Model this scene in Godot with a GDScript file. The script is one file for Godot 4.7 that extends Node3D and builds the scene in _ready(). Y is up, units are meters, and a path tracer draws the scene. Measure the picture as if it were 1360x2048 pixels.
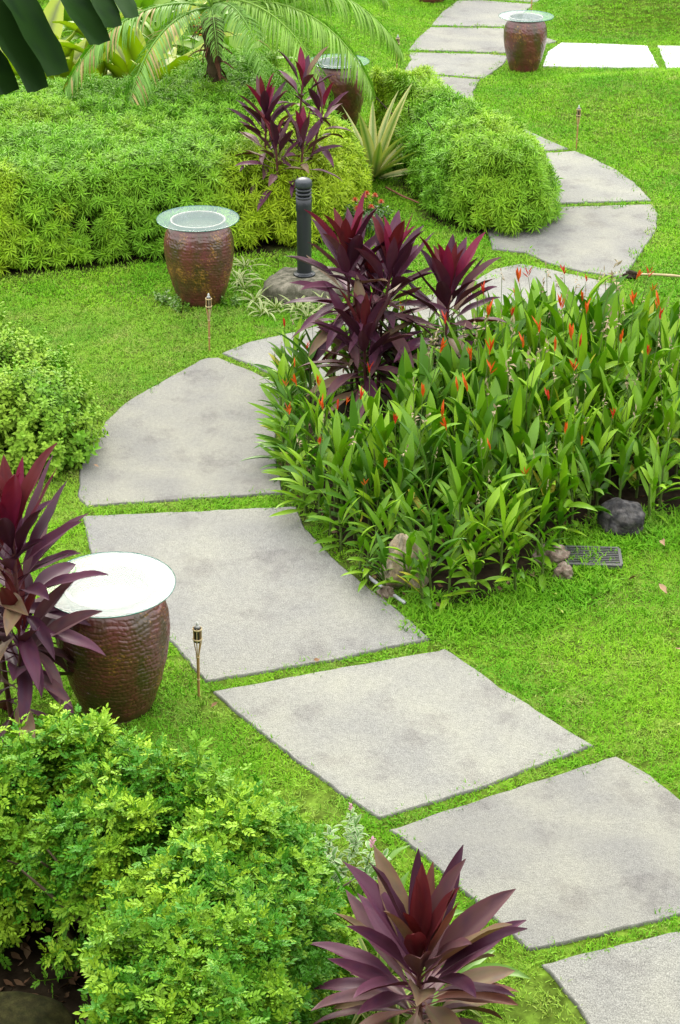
extends Node3D
# A curving path of concrete slabs through a tropical garden, seen from an upper floor.

class MB:
	var v := PackedVector3Array()
	var c := PackedColorArray()
	var i := PackedInt32Array()
	func p(q: Vector3, col: Color) -> int:
		v.append(q); c.append(col)
		return v.size() - 1
	func t(a: int, b: int, d: int) -> void:
		i.append(a); i.append(b); i.append(d)
	func q(a: int, b: int, d: int, e: int) -> void:
		t(a, b, d); t(a, d, e)
	func mesh() -> ArrayMesh:
		var n := PackedVector3Array()
		n.resize(v.size())
		for k in range(0, i.size(), 3):
			var a := i[k]; var b := i[k + 1]; var d := i[k + 2]
			var f := (v[d] - v[a]).cross(v[b] - v[a])
			n[a] += f; n[b] += f; n[d] += f
		for k in n.size():
			n[k] = n[k].normalized() if n[k].length_squared() > 1e-18 else Vector3.UP
		var arr := []
		arr.resize(Mesh.ARRAY_MAX)
		arr[Mesh.ARRAY_VERTEX] = v; arr[Mesh.ARRAY_NORMAL] = n
		arr[Mesh.ARRAY_COLOR] = c; arr[Mesh.ARRAY_INDEX] = i
		var m := ArrayMesh.new()
		m.add_surface_from_arrays(Mesh.PRIMITIVE_TRIANGLES, arr)
		return m

var rng := RandomNumberGenerator.new()
var nz := FastNoiseLite.new()
var taken := {}
const W := Color(1, 1, 1)
const TONE := 0.68   # base colours below are relative to white paint; this brings them to measured reflectance

# ---------- nodes ----------
func numbered(parent: Node, called: String) -> String:
	var key := str(parent.get_instance_id()) + called
	var k: int = taken.get(key, 0)
	taken[key] = k + 1
	return called if k == 0 else "%s_%03d" % [called, k]

func put(parent: Node, called: String, mesh: Mesh, m: Material, xf := Transform3D()) -> MeshInstance3D:
	var o := MeshInstance3D.new()
	o.name = numbered(parent, called)
	o.mesh = mesh
	o.material_override = m
	o.transform = xf
	parent.add_child(o, true)
	return o

func tag(o: Node, label: String, category: String, group := "", kind := "") -> void:
	if label != "": o.set_meta("label", label)
	if category != "": o.set_meta("category", category)
	if group != "": o.set_meta("group", group)
	if kind != "": o.set_meta("kind", kind)

func thing(called: String, label: String, category: String, at: Vector3, group := "") -> Node3D:
	var o := Node3D.new()
	o.name = numbered(self, called)
	add_child(o, true)
	o.position = at
	tag(o, label, category, group)
	return o

func scatter(parent: Node, called: String, mesh: Mesh, m: Material, xfs: Array, cols: Array) -> MultiMeshInstance3D:
	var mm := MultiMesh.new()
	mm.transform_format = MultiMesh.TRANSFORM_3D
	mm.use_colors = true
	mm.mesh = mesh
	mm.instance_count = xfs.size()
	for k in xfs.size():
		mm.set_instance_transform(k, xfs[k])
		mm.set_instance_color(k, cols[k])
	var o := MultiMeshInstance3D.new()
	o.name = numbered(parent, called)
	o.multimesh = mm
	o.material_override = m
	o.set_meta("kind", "stuff")
	parent.add_child(o, true)
	return o

# ---------- materials ----------
func mat(col: Color, rough := 0.7, spec := 0.5, back := Color(0, 0, 0)) -> StandardMaterial3D:
	var m := StandardMaterial3D.new()
	m.albedo_color = Color(col.r * TONE, col.g * TONE, col.b * TONE).linear_to_srgb()
	m.roughness = rough
	m.metallic_specular = spec
	m.vertex_color_use_as_albedo = true
	m.cull_mode = BaseMaterial3D.CULL_DISABLED
	if back != Color(0, 0, 0):
		m.backlight_enabled = true
		m.backlight = back
	return m

# ---------- shapes ----------
func lathe(mb: MB, prof: Array, seg: int, col: Color, at := Vector3.ZERO, cap_low := true, cap_high := true) -> void:
	var first := mb.v.size()
	for k in prof.size():
		for j in seg:
			var a := TAU * j / seg
			mb.p(at + Vector3(cos(a) * prof[k].x, prof[k].y, sin(a) * prof[k].x), col)
	for k in prof.size() - 1:
		for j in seg:
			var a := first + k * seg + j
			var b := first + k * seg + (j + 1) % seg
			mb.q(a, b, b + seg, a + seg)
	if cap_low:
		var c0 := mb.p(at + Vector3(0, prof[0].y, 0), col)
		for j in seg: mb.t(c0, first + (j + 1) % seg, first + j)
	if cap_high:
		var last := first + (prof.size() - 1) * seg
		var c1 := mb.p(at + Vector3(0, prof[-1].y, 0), col)
		for j in seg: mb.t(c1, last + j, last + (j + 1) % seg)

func tube(mb: MB, pts: Array, rads: Array, seg: int, col: Color) -> void:
	var first := mb.v.size()
	for k in pts.size():
		var d: Vector3 = (pts[min(k + 1, pts.size() - 1)] - pts[max(k - 1, 0)]).normalized()
		var x := d.cross(Vector3(0.31, 0.2, 0.93)).normalized()
		if x.length() < 0.1: x = d.cross(Vector3.RIGHT).normalized()
		var y := d.cross(x)
		for j in seg:
			var a := TAU * j / seg
			mb.p(pts[k] + (x * cos(a) + y * sin(a)) * rads[k], col)
	for k in pts.size() - 1:
		for j in seg:
			var a := first + k * seg + j
			var b := first + k * seg + (j + 1) % seg
			mb.q(a, a + seg, b + seg, b)
	for e in [0, pts.size() - 1]:
		var cc := mb.p(pts[e], col)
		for j in seg:
			var a: int = first + e * seg + j
			var b: int = first + e * seg + (j + 1) % seg
			if e == 0: mb.t(cc, a, b)
			else: mb.t(cc, b, a)

# A leaf grows along +Z with its upper face to +Y. o: len, wid, seg, peak, fold, droop, stalk, wave, twist, c (blade), rib, rim, five
func leaf(mb: MB, xf: Transform3D, o: Dictionary) -> void:
	var L: float = o.len; var wd: float = o.wid; var n: int = o.get("seg", 6)
	var peak: float = o.get("peak", 0.45); var fold: float = o.get("fold", 0.25)
	var droop: float = o.get("droop", 0.5); var stalk: float = o.get("stalk", 0.0)
	var wave: float = o.get("wave", 0.0); var twist: float = o.get("twist", 0.0)
	var blunt: float = o.get("blunt", 0.02)
	var strap: bool = o.get("strap", false); var thin: float = o.get("thin", 0.06)
	var c: Color = o.get("c", W); var rib: Color = o.get("rib", c); var rim: Color = o.get("rim", c)
	var five: bool = o.get("five", false)
	var streak: float = o.get("streak", 0.0); var stalk_col: Color = o.get("stalk_c", rib)
	var y := 0.0; var z := 0.0; var prev := -1
	var w := 5 if five else 3
	for k in n + 1:
		var t := float(k) / n
		var ang := -droop * pow(t, 1.4)
		if k > 0:
			z += cos(ang) * L / n; y += sin(ang) * L / n
		var s := clampf((t - stalk) / (1.0 - stalk), 0.0, 1.0)
		var sh := pow(sin(PI * pow(s, log(0.5) / log(peak))), 0.85) if s > 0.0 and s < 1.0 else 0.0
		if strap: sh = smoothstep(-0.1, 0.3, s) * (1.0 - 0.25 * smoothstep(0.75, 1.0, s))
		var half := wd * 0.5 * maxf(sh, blunt if s >= 1.0 else thin)
		var up := Vector3(0, cos(ang), -sin(ang))
		var side := Vector3.RIGHT.rotated(Vector3(0, sin(ang), cos(ang)), twist * t)
		up = up.rotated(Vector3(0, sin(ang), cos(ang)), twist * t)
		var mid := Vector3(0, y, z)
		var wv := wave * wd * sin(t * 17.0)
		var wv2 := wave * wd * sin(t * 14.0 + 2.0)
		var in_stalk := s <= 0.0
		var ca := c; var cb := c
		if streak > 0.0:
			ca = c * (1.0 + rf(-streak, streak)); cb = c * (1.0 + rf(-streak, streak)); ca.b = c.b; cb.b = c.b; ca.a = 1; cb.a = 1
		var row: int
		if five:
			row = mb.p(xf * (mid - side * half + up * (half * fold + wv)), stalk_col if in_stalk else rim)
			mb.p(xf * (mid - side * half * 0.5 + up * (half * fold * 0.62)), stalk_col if in_stalk else ca)
			mb.p(xf * mid, stalk_col.lerp(rib, clampf(s * 4.0, 0, 1)))
			mb.p(xf * (mid + side * half * 0.5 + up * (half * fold * 0.62)), stalk_col if in_stalk else cb)
			mb.p(xf * (mid + side * half + up * (half * fold + wv2)), stalk_col if in_stalk else rim)
		else:
			row = mb.p(xf * (mid - side * half + up * (half * fold + wv)), c)
			mb.p(xf * mid, rib)
			mb.p(xf * (mid + side * half + up * (half * fold + wv2)), c)
		if prev >= 0:
			for j in w - 1:
				mb.q(prev + j, row + j, row + j + 1, prev + j + 1)
		prev = row

func aim(at: Vector3, az: float, el: float, roll := 0.0, s := 1.0) -> Transform3D:
	var z := Vector3(cos(el) * cos(az), sin(el), cos(el) * sin(az))
	var x := Vector3.UP.cross(z)
	x = x.normalized() if x.length() > 0.01 else Vector3.RIGHT
	if el > PI / 2: x = -x
	var b := Basis(x, z.cross(x), z)
	b = Basis(z, roll) * b
	return Transform3D(b.scaled_local(Vector3.ONE * s), at)

func stand(at: Vector3, up: Vector3, spin: float, s := 1.0) -> Transform3D:
	var y := up.normalized()
	var x := y.cross(Vector3(0.13, 0.02, 1)).normalized()
	var b := Basis(x, y, x.cross(y))
	b = Basis(y, spin) * b
	return Transform3D(b.scaled_local(Vector3.ONE * s), at)

func rf(a: float, b: float) -> float:
	return rng.randf_range(a, b)

func poly(a: Array) -> PackedVector2Array:
	var r := PackedVector2Array()
	for k in range(0, a.size(), 2): r.append(Vector2(a[k], a[k + 1]))
	return r

func edge_dist(pl: PackedVector2Array, q: Vector2) -> float:
	var best := 1e9
	for k in pl.size():
		var s := Geometry2D.get_closest_point_to_segment(q, pl[k], pl[(k + 1) % pl.size()])
		best = minf(best, s.distance_squared_to(q))
	return sqrt(best)

# ---------- where things stand ----------
const SLABS := {
	"S0": [0.95, -6.34, 1.29, -6.46, 1.65, -6.58, 1.91, -6.68, 1.70, -5.62, 1.21, -5.62, 1.12, -5.96, 1.04, -6.17],
	"S1": [0.26, -7.36, 0.86, -7.68, 1.54, -8.02, 1.70, -7.84, 1.83, -7.61, 2.00, -7.25, 2.04, -6.82, 1.67, -6.69, 1.26, -6.55, 0.90, -6.44, 0.74, -6.69, 0.62, -6.86, 0.44, -7.13],
	"S2": [-0.75, -8.67, 0.00, -8.93, 0.65, -9.14, 0.77, -8.98, 0.95, -8.72, 1.21, -8.39, 1.43, -8.12, 1.34, -8.07, 0.76, -7.72, 0.21, -7.46, 0.03, -7.64, -0.22, -7.95, -0.52, -8.34],
	"S3": [-1.81, -10.90, -1.06, -10.97, -0.32, -11.05, -0.24, -10.71, 0.00, -10.20, 0.20, -9.88, 0.38, -9.60, 0.56, -9.26, 0.00, -9.03, -0.80, -8.78, -1.04, -9.22, -1.35, -9.66, -1.66, -10.25],
	"S4": [-1.04, -13.80, -0.73, -13.50, -0.37, -13.07, -0.48, -12.64, -0.50, -12.00, -0.41, -11.25, -0.54, -11.24, -1.18, -11.15, -1.80, -11.05, -1.88, -11.17, -1.93, -11.66, -1.87, -12.41, -1.71, -12.89, -1.37, -13.45, -1.19, -13.73, -1.13, -13.79],
	"S5": [-1.01, -13.90, -0.78, -14.16, -0.40, -14.39, -0.09, -14.61, 0.11, -14.11, 0.34, -13.61, -0.16, -13.19, -0.29, -13.14, -0.67, -13.56],
	"S6": [-0.00, -14.66, 0.55, -15.08, 1.18, -15.61, 1.28, -15.08, 1.41, -14.40, 0.95, -14.05, 0.42, -13.67, 0.21, -14.11],
	"S7": [1.27, -15.68, 1.49, -16.02, 1.75, -16.17, 2.03, -16.00, 2.38, -15.76, 2.61, -15.57, 2.61, -15.34, 2.49, -14.95, 2.26, -14.52, 1.83, -14.23, 1.50, -14.44, 1.38, -15.15],
	"S8": [2.36, -17.96, 3.33, -18.05, 3.33, -17.72, 3.24, -17.23, 2.96, -16.46, 2.69, -15.79, 2.35, -15.93, 2.08, -16.12, 1.83, -16.50, 1.51, -16.61, 1.51, -17.23, 1.70, -17.93],
	"S9": [2.51, -20.02, 2.75, -20.08, 2.94, -19.75, 3.11, -19.35, 3.26, -18.82, 3.34, -18.19, 2.38, -18.10, 1.71, -18.06, 1.78, -18.97, 1.77, -19.92],
	"S10": [1.82, -21.93, 2.10, -21.38, 2.40, -20.72, 2.68, -20.18, 2.48, -20.12, 1.75, -20.02, 1.57, -20.81, 1.32, -21.78],
	"S11": [0.86, -23.84, 1.35, -23.70, 1.88, -23.51, 1.74, -22.86, 1.73, -22.35, 1.79, -22.05, 1.29, -21.88, 1.03, -22.48, 0.70, -23.40],
	"S12": [0.98, -25.10, 2.13, -24.99, 2.37, -24.88, 2.27, -24.39, 1.94, -23.60, 1.36, -23.79, 0.87, -23.95, 0.99, -24.63],
	"S13": [1.36, -26.75, 2.48, -26.68, 2.83, -26.41, 3.17, -25.81, 2.93, -25.55, 2.31, -25.07, 1.57, -25.20, 0.98, -25.24, 1.14, -26.01],
	"S14": [2.27, -28.75, 3.09, -28.44, 2.79, -27.61, 2.50, -26.79, 1.38, -26.88, 1.60, -27.87, 1.89, -28.71],
	"S15": [1.98, -28.95, 2.30, -28.91, 3.14, -28.59, 3.35, -29.15, 3.99, -30.50, 2.56, -30.67, 2.23, -29.64],
}
const SIDE_SLABS := {
	"A1": [2.80, -24.27, 2.96, -25.14, 3.21, -25.71, 3.77, -25.65, 4.44, -25.52, 4.39, -24.21, 3.58, -24.21],
	"A2": [4.59, -25.52, 5.73, -25.43, 5.63, -24.18, 4.50, -24.18],
}
const LONG_HEDGE := [-5.4, -15.75, -3.2, -15.8, -2.5, -16.0, -1.84, -16.2, -1.0, -16.45, -0.3, -16.55, 0.1, -17.1, 0.35, -17.9, 0.28, -18.5, 0.0, -19.3, -0.4, -20.4, -0.7, -21.6, -1.7, -21.7, -2.3, -20.4, -5.4, -20.0]
const PATH_HEDGE := [0.9, -17.6, 1.25, -17.1, 1.7, -16.9, 2.12, -17.05, 2.32, -17.7, 2.25, -18.5, 1.72, -19.6, 1.1, -20.75, 0.6, -21.0, 0.36, -20.6, 0.55, -19.6, 0.75, -18.4]
const LEFT_SHRUB := [-3.3, -11.6, -2.6, -11.42, -2.1, -11.5, -1.85, -11.8, -1.92, -12.4, -2.2, -13.1, -2.8, -13.6, -3.6, -13.5]
const NEAR_SHRUB := [-2.4, -7.2, -1.65, -7.25, -1.2, -7.35, -0.85, -7.2, -0.5, -6.98, -0.14, -6.72, 0.0, -6.3, -0.12, -5.75, -0.2, -5.1, -0.95, -5.0, -1.0, -5.55, -1.15, -5.95, -1.5, -6.22, -2.4, -6.35]
const FLOWER_BED := [-0.46, -13.1, -0.46, -12.3, -0.42, -11.5, -0.30, -11.0, -0.10, -10.55, 0.06, -10.15, 0.26, -9.85, 0.46, -9.66, 0.7, -9.62, 1.05, -9.75, 1.42, -10.05, 1.55, -10.5, 1.9, -10.8, 2.4, -10.85, 3.2, -10.85, 3.2, -13.2, 2.4, -14.0, 1.5, -14.0, 0.6, -13.4]

var slab_polys: Array = []
var bed_poly: PackedVector2Array
var no_grass: Array = []
var gx: Array = []
var gz: Array = []
var gh := {}

func _ready() -> void:
	rng.seed = 20
	nz.seed = 7
	nz.frequency = 1.0
	nz.fractal_octaves = 3
	# camera
	var cam := Camera3D.new()
	cam.name = "camera"
	add_child(cam)
	cam.position = Vector3(0, 5.73, 0)
	cam.rotation_degrees = Vector3(-27.55, 0, 0)
	cam.fov = 32.62
	cam.near = 0.1
	cam.far = 500.0
	cam.current = true
	# bright overcast sky
	var env := Environment.new()
	var sm := ProceduralSkyMaterial.new()
	sm.sky_top_color = Color(1.0, 1.0, 1.0)
	sm.sky_horizon_color = Color(0.62, 0.63, 0.64)
	sm.sky_curve = 0.45
	sm.ground_horizon_color = Color(0.4, 0.45, 0.35)
	sm.ground_bottom_color = Color(0.25, 0.3, 0.2)
	var sky := Sky.new()
	sky.sky_material = sm
	env.background_mode = Environment.BG_SKY
	env.sky = sky
	env.background_energy_multiplier = 1.0
	env.tonemap_mode = Environment.TONE_MAPPER_LINEAR
	env.tonemap_exposure = 3.6
	env.sdfgi_enabled = true
	env.ssao_enabled = true
	env.ssil_enabled = true
	var we := WorldEnvironment.new()
	we.name = "world_environment"
	we.environment = env
	add_child(we)
	# the sun behind thin cloud, ahead beyond the garden
	var sun := DirectionalLight3D.new()
	sun.name = "sun"
	add_child(sun)
	sun.rotation_degrees = Vector3(-36, 186, 0)
	sun.light_energy = 0.34
	sun.light_angular_distance = 28.0
	sun.sky_mode = DirectionalLight3D.SKY_MODE_LIGHT_ONLY
	sun.light_color = Color(1.0, 0.97, 0.9)
	sun.shadow_enabled = true

	build_ground()
	build_path()
	build_grass()
	build_hedges()
	build_heliconias()
	build_cordylines()
	build_palm()
	build_pots()
	build_torches()
	build_bollard()
	build_small_plants()
	build_rocks()
	build_litter()
	build_background()
	build_house()

# ---------- ground ----------
func path_dist(q: Vector2) -> float:
	var best := 9.0
	for pl in slab_polys:
		if Geometry2D.is_point_in_polygon(q, pl): return 0.0
		if absf(pl[0].x - q.x) > 4.0 or absf(pl[0].y - q.y) > 4.0: continue
		best = minf(best, edge_dist(pl, q))
	return best

func raw_height(q: Vector2) -> float:
	var h := 0.0
	for m in [[4.6, -22.2, 1.5, 1.1, 0.34], [5.6, -28.4, 1.7, 1.3, 0.6], [4.2, -28.2, 0.9, 1.0, 0.25], [4.2, -19.5, 1.2, 1.2, 0.16], [-0.6, -26.0, 1.5, 1.6, 0.15]]:
		h += m[4] * exp(-0.5 * (pow((q.x - m[0]) / m[2], 2) + pow((q.y - m[1]) / m[3], 2)))
	h += 0.03 * nz.get_noise_2d(q.x * 0.7, q.y * 0.7)
	return h

func height(q: Vector2) -> float:
	var fx := (q.x + 8.0) / 0.25
	var fz := (q.y + 34.0) / 0.25
	var ix := int(floor(fx)); var iz := int(floor(fz))
	if ix < 0 or iz < 0 or ix >= 64 or iz >= 120: return 0.0
	fx -= ix; fz -= iz
	var a: float = lerpf(gh[Vector2i(ix, iz)], gh[Vector2i(ix + 1, iz)], fx)
	var b: float = lerpf(gh[Vector2i(ix, iz + 1)], gh[Vector2i(ix + 1, iz + 1)], fx)
	return lerpf(a, b, fz)

func build_ground() -> void:
	for k in SLABS: slab_polys.append(poly(SLABS[k]))
	for k in SIDE_SLABS: slab_polys.append(poly(SIDE_SLABS[k]))
	bed_poly = poly(FLOWER_BED)
	no_grass = [poly(LONG_HEDGE), poly(PATH_HEDGE), bed_poly, poly(LEFT_SHRUB), poly(NEAR_SHRUB)]
	for iz in 121:
		for ix in 65:
			var q := Vector2(-8.0 + ix * 0.25, -34.0 + iz * 0.25)
			var d := path_dist(q)
			gh[Vector2i(ix, iz)] = raw_height(q) * smoothstep(0.25, 1.5, d)
	var xs := [-160.0, -60.0, -25.0, -12.0]
	for k in 65: xs.append(-8.0 + k * 0.25)
	xs += [12.0, 25.0, 60.0, 160.0]
	var zs := [-220.0, -100.0, -60.0, -42.0]
	for k in 121: zs.append(-34.0 + k * 0.25)
	zs += [0.0, 10.0, 40.0, 100.0]
	var mb := MB.new()
	for z in zs:
		for x in xs:
			var q := Vector2(x, z)
			var col := Color(0.20, 0.36, 0.03)
			var n := nz.get_noise_2d(q.x * 1.3, q.y * 1.3)
			col = col.lerp(Color(0.16, 0.15, 0.06), clampf(0.3 + n, 0.0, 1.0) * 0.5)
			for pl in no_grass:
				if Geometry2D.is_point_in_polygon(q, pl):
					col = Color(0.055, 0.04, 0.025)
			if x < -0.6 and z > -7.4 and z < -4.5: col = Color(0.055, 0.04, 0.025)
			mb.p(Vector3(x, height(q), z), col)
	var w := xs.size()
	for r in zs.size() - 1:
		for k in w - 1:
			var a := r * w + k
			mb.q(a, a + 1, a + w + 1, a + w)
	var gm := mat(W, 0.95, 0.2)
	gm.albedo_texture = blotch_texture(512, 3, Color(0.6, 0.58, 0.55), Color(1, 1, 1), 0.02)
	gm.uv1_triplanar = true
	gm.uv1_world_triplanar = true
	gm.uv1_scale = Vector3.ONE * 0.9
	var g := put(self, "ground", mb.mesh(), gm)
	tag(g, "garden earth under the lawn and planting beds", "ground", "", "structure")

func blotch_texture(size: int, sd: int, dark: Color, light: Color, fine: float) -> ImageTexture:
	var a := FastNoiseLite.new(); a.seed = sd; a.frequency = 0.006 * 1024.0 / size; a.fractal_octaves = 5; a.fractal_gain = 0.6
	var b := FastNoiseLite.new(); b.seed = sd + 1; b.frequency = 0.08; b.fractal_octaves = 3; b.fractal_gain = 0.8
	var ia := a.get_seamless_image(size, size)
	var ib := b.get_seamless_image(size, size)
	var da := ia.get_data(); var db := ib.get_data()
	var out := PackedByteArray(); out.resize(size * size * 3)
	for k in size * size:
		var t := clampf((da[k] / 255.0 - 0.5) * 1.5 + 0.5 + (db[k] / 255.0 - 0.5) * fine * 20.0, 0.0, 1.0)
		out[k * 3] = int(255 * lerpf(dark.r, light.r, t))
		out[k * 3 + 1] = int(255 * lerpf(dark.g, light.g, t))
		out[k * 3 + 2] = int(255 * lerpf(dark.b, light.b, t))
	return ImageTexture.create_from_image(Image.create_from_data(size, size, false, Image.FORMAT_RGB8, out))

# ---------- path ----------
func slab_mesh(src: PackedVector2Array) -> ArrayMesh:
	var pl := PackedVector2Array()
	for k in src.size():
		var a := src[k]; var b := src[(k + 1) % src.size()]
		var n := int(ceil(a.distance_to(b) / 0.07))
		for j in n:
			var q := a.lerp(b, float(j) / n)
			pl.append(q + Vector2(nz.get_noise_2d(q.x * 6, q.y * 6), nz.get_noise_2d(q.x * 6 + 40, q.y * 6)) * 0.012)
	var area := 0.0
	for k in pl.size(): area += pl[k].cross(pl[(k + 1) % pl.size()])
	if area < 0: pl.reverse()
	var mb := MB.new()
	var n := pl.size()
	var inner := PackedVector2Array()
	for k in n:
		var d := (pl[(k + 1) % n] - pl[(k + n - 1) % n]).normalized()
		inner.append(pl[k] + Vector2(-d.y, d.x) * 0.010)
	for k in n: mb.p(Vector3(inner[k].x, 0.016, inner[k].y), W)
	var tris := Geometry2D.triangulate_polygon(inner)
	for k in range(0, tris.size(), 3):
		var a := inner[tris[k]]; var b := inner[tris[k + 1]]; var d := inner[tris[k + 2]]
		if (b - a).cross(d - a) > 0: mb.t(tris[k], tris[k + 1], tris[k + 2])
		else: mb.t(tris[k], tris[k + 2], tris[k + 1])
	for k in n: mb.p(Vector3(inner[k].x, 0.016, inner[k].y), W)
	for k in n: mb.p(Vector3(pl[k].x, 0.009, pl[k].y), W)
	for k in n: mb.p(Vector3(pl[k].x, -0.04, pl[k].y), W)
	for k in n:
		var j := (k + 1) % n
		mb.q(n + j, n + k, 2 * n + k, 2 * n + j)
		mb.q(2 * n + j, 2 * n + k, 3 * n + k, 3 * n + j)
	return mb.mesh()

func concrete(tex: Texture2D, bump: Texture2D, tint: Color, off: Vector3) -> StandardMaterial3D:
	var m := StandardMaterial3D.new()
	m.albedo_color = tint
	m.albedo_texture = tex
	m.roughness = 0.88
	m.metallic_specular = 0.35
	m.uv1_triplanar = true
	m.uv1_world_triplanar = true
	m.uv1_scale = Vector3.ONE * (0.30 + 0.045 * fmod(off.x * 7.0, 4.0))
	m.uv1_offset = off
	m.normal_enabled = true
	m.normal_texture = bump
	m.normal_scale = 0.35
	return m

func concrete_texture() -> ImageTexture:
	var s := 1024
	var d: Array = []
	for k in 4:
		var f := FastNoiseLite.new()
		f.seed = 50 + k
		f.frequency = [0.003, 0.05, 0.40, 0.005][k]
		f.fractal_octaves = [4, 4, 2, 5][k]
		f.fractal_gain = 0.6
		d.append(f.get_seamless_image(s, s).get_data())
	var out := PackedByteArray(); out.resize(s * s * 3)
	for k in s * s:
		var big: float = d[0][k] / 255.0 - 0.5
		var mid: float = d[1][k] / 255.0 - 0.5
		var fine: float = d[2][k] / 255.0 - 0.5
		var stain: float = smoothstep(0.52, 0.95, d[3][k] / 255.0)
		var v := 0.80 + big * 0.11 + mid * 0.10 + fine * 0.6 - stain * 0.08
		v = clampf(v, 0.2, 1.0)
		out[k * 3] = int(255 * v)
		out[k * 3 + 1] = int(255 * v * (0.993 - stain * 0.01))
		out[k * 3 + 2] = int(255 * v * (0.962 - big * 0.05))
	return ImageTexture.create_from_image(Image.create_from_data(s, s, false, Image.FORMAT_RGB8, out))

func build_path() -> void:
	var tex := concrete_texture()
	var bump := NoiseTexture2D.new()
	var f := FastNoiseLite.new(); f.seed = 9; f.frequency = 0.25; f.fractal_octaves = 3
	bump.noise = f; bump.width = 512; bump.height = 512; bump.seamless = true; bump.as_normal_map = true; bump.bump_strength = 3.0
	var ms: Array = []
	for k in 7:
		ms.append(concrete(tex, bump, [Color(0.615, 0.619, 0.610), Color(0.597, 0.599, 0.588), Color(0.627, 0.631, 0.618), Color(0.603, 0.606, 0.597), Color(0.588, 0.589, 0.576), Color(0.618, 0.623, 0.614), Color(0.602, 0.604, 0.592)][k], Vector3(0.23, 0.1, 0.37) * k * 1.7))
	var path := Node3D.new(); path.name = "path"; add_child(path)
	tag(path, "winding path of large grey concrete slabs with grass joints", "path", "", "structure")
	var n := 0
	for k in SLABS:
		put(path, "concrete_slab", slab_mesh(poly(SLABS[k])), ms[n % 7])
		n += 1
	var side := Node3D.new(); side.name = "side_path"; add_child(side)
	tag(side, "pale side path branching off to the right behind the far pot", "path", "", "structure")
	var wm := concrete(blotch_texture(512, 91, Color(0.86, 0.86, 0.85), Color(0.97, 0.97, 0.965), 0.03), bump, Color(0.83, 0.83, 0.83), Vector3(0.4, 0, 0.2))
	for k in SIDE_SLABS:
		put(side, "concrete_slab", slab_mesh(poly(SIDE_SLABS[k])), wm)

# ---------- lawn ----------
func tuft(blades: int, radius: float, len0: float, wid: float, flat: float) -> ArrayMesh:
	var mb := MB.new()
	for k in blades:
		var a := rf(0, TAU); var r := radius * sqrt(rf(0, 1))
		var at := Vector3(cos(a) * r, -0.004, sin(a) * r)
		var el := rf(flat, 1.45)
		var az := rf(0, TAU)
		var L := len0 * rf(0.6, 1.3)
		var g := rf(0.75, 1.25)
		var c := Color(g * rf(0.85, 1.2), g, g * rf(0.7, 1.1))
		var x := aim(at, az, el, rf(-0.8, 0.8))
		var hw := wid * rf(0.35, 0.6)
		var i0 := mb.p(x * Vector3(-hw, 0, 0), c)
		mb.p(x * Vector3(hw, 0, 0), c)
		mb.p(x * Vector3(-hw * 0.9, -0.06 * L, L * 0.55), c)
		mb.p(x * Vector3(hw * 0.9, -0.06 * L, L * 0.55), c)
		mb.p(x * Vector3(0, -0.28 * L, L * 0.95), c)
		mb.q(i0, i0 + 2, i0 + 3, i0 + 1)
		mb.t(i0 + 2, i0 + 4, i0 + 3)
	return mb.mesh()

func grass_ok(q: Vector2) -> bool:
	for pl in slab_polys:
		if Geometry2D.is_point_in_polygon(q, pl): return false
	if Geometry2D.is_point_in_polygon(q, bed_poly): return edge_dist(bed_poly, q) < 0.12 and rng.randf() < 0.6
	for k in [0, 1]:
		if Geometry2D.is_point_in_polygon(q, no_grass[k]): return false
	if q.y > -6.9 and q.x < -0.75 and q.x > -2.2: return false
	return true

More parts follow.
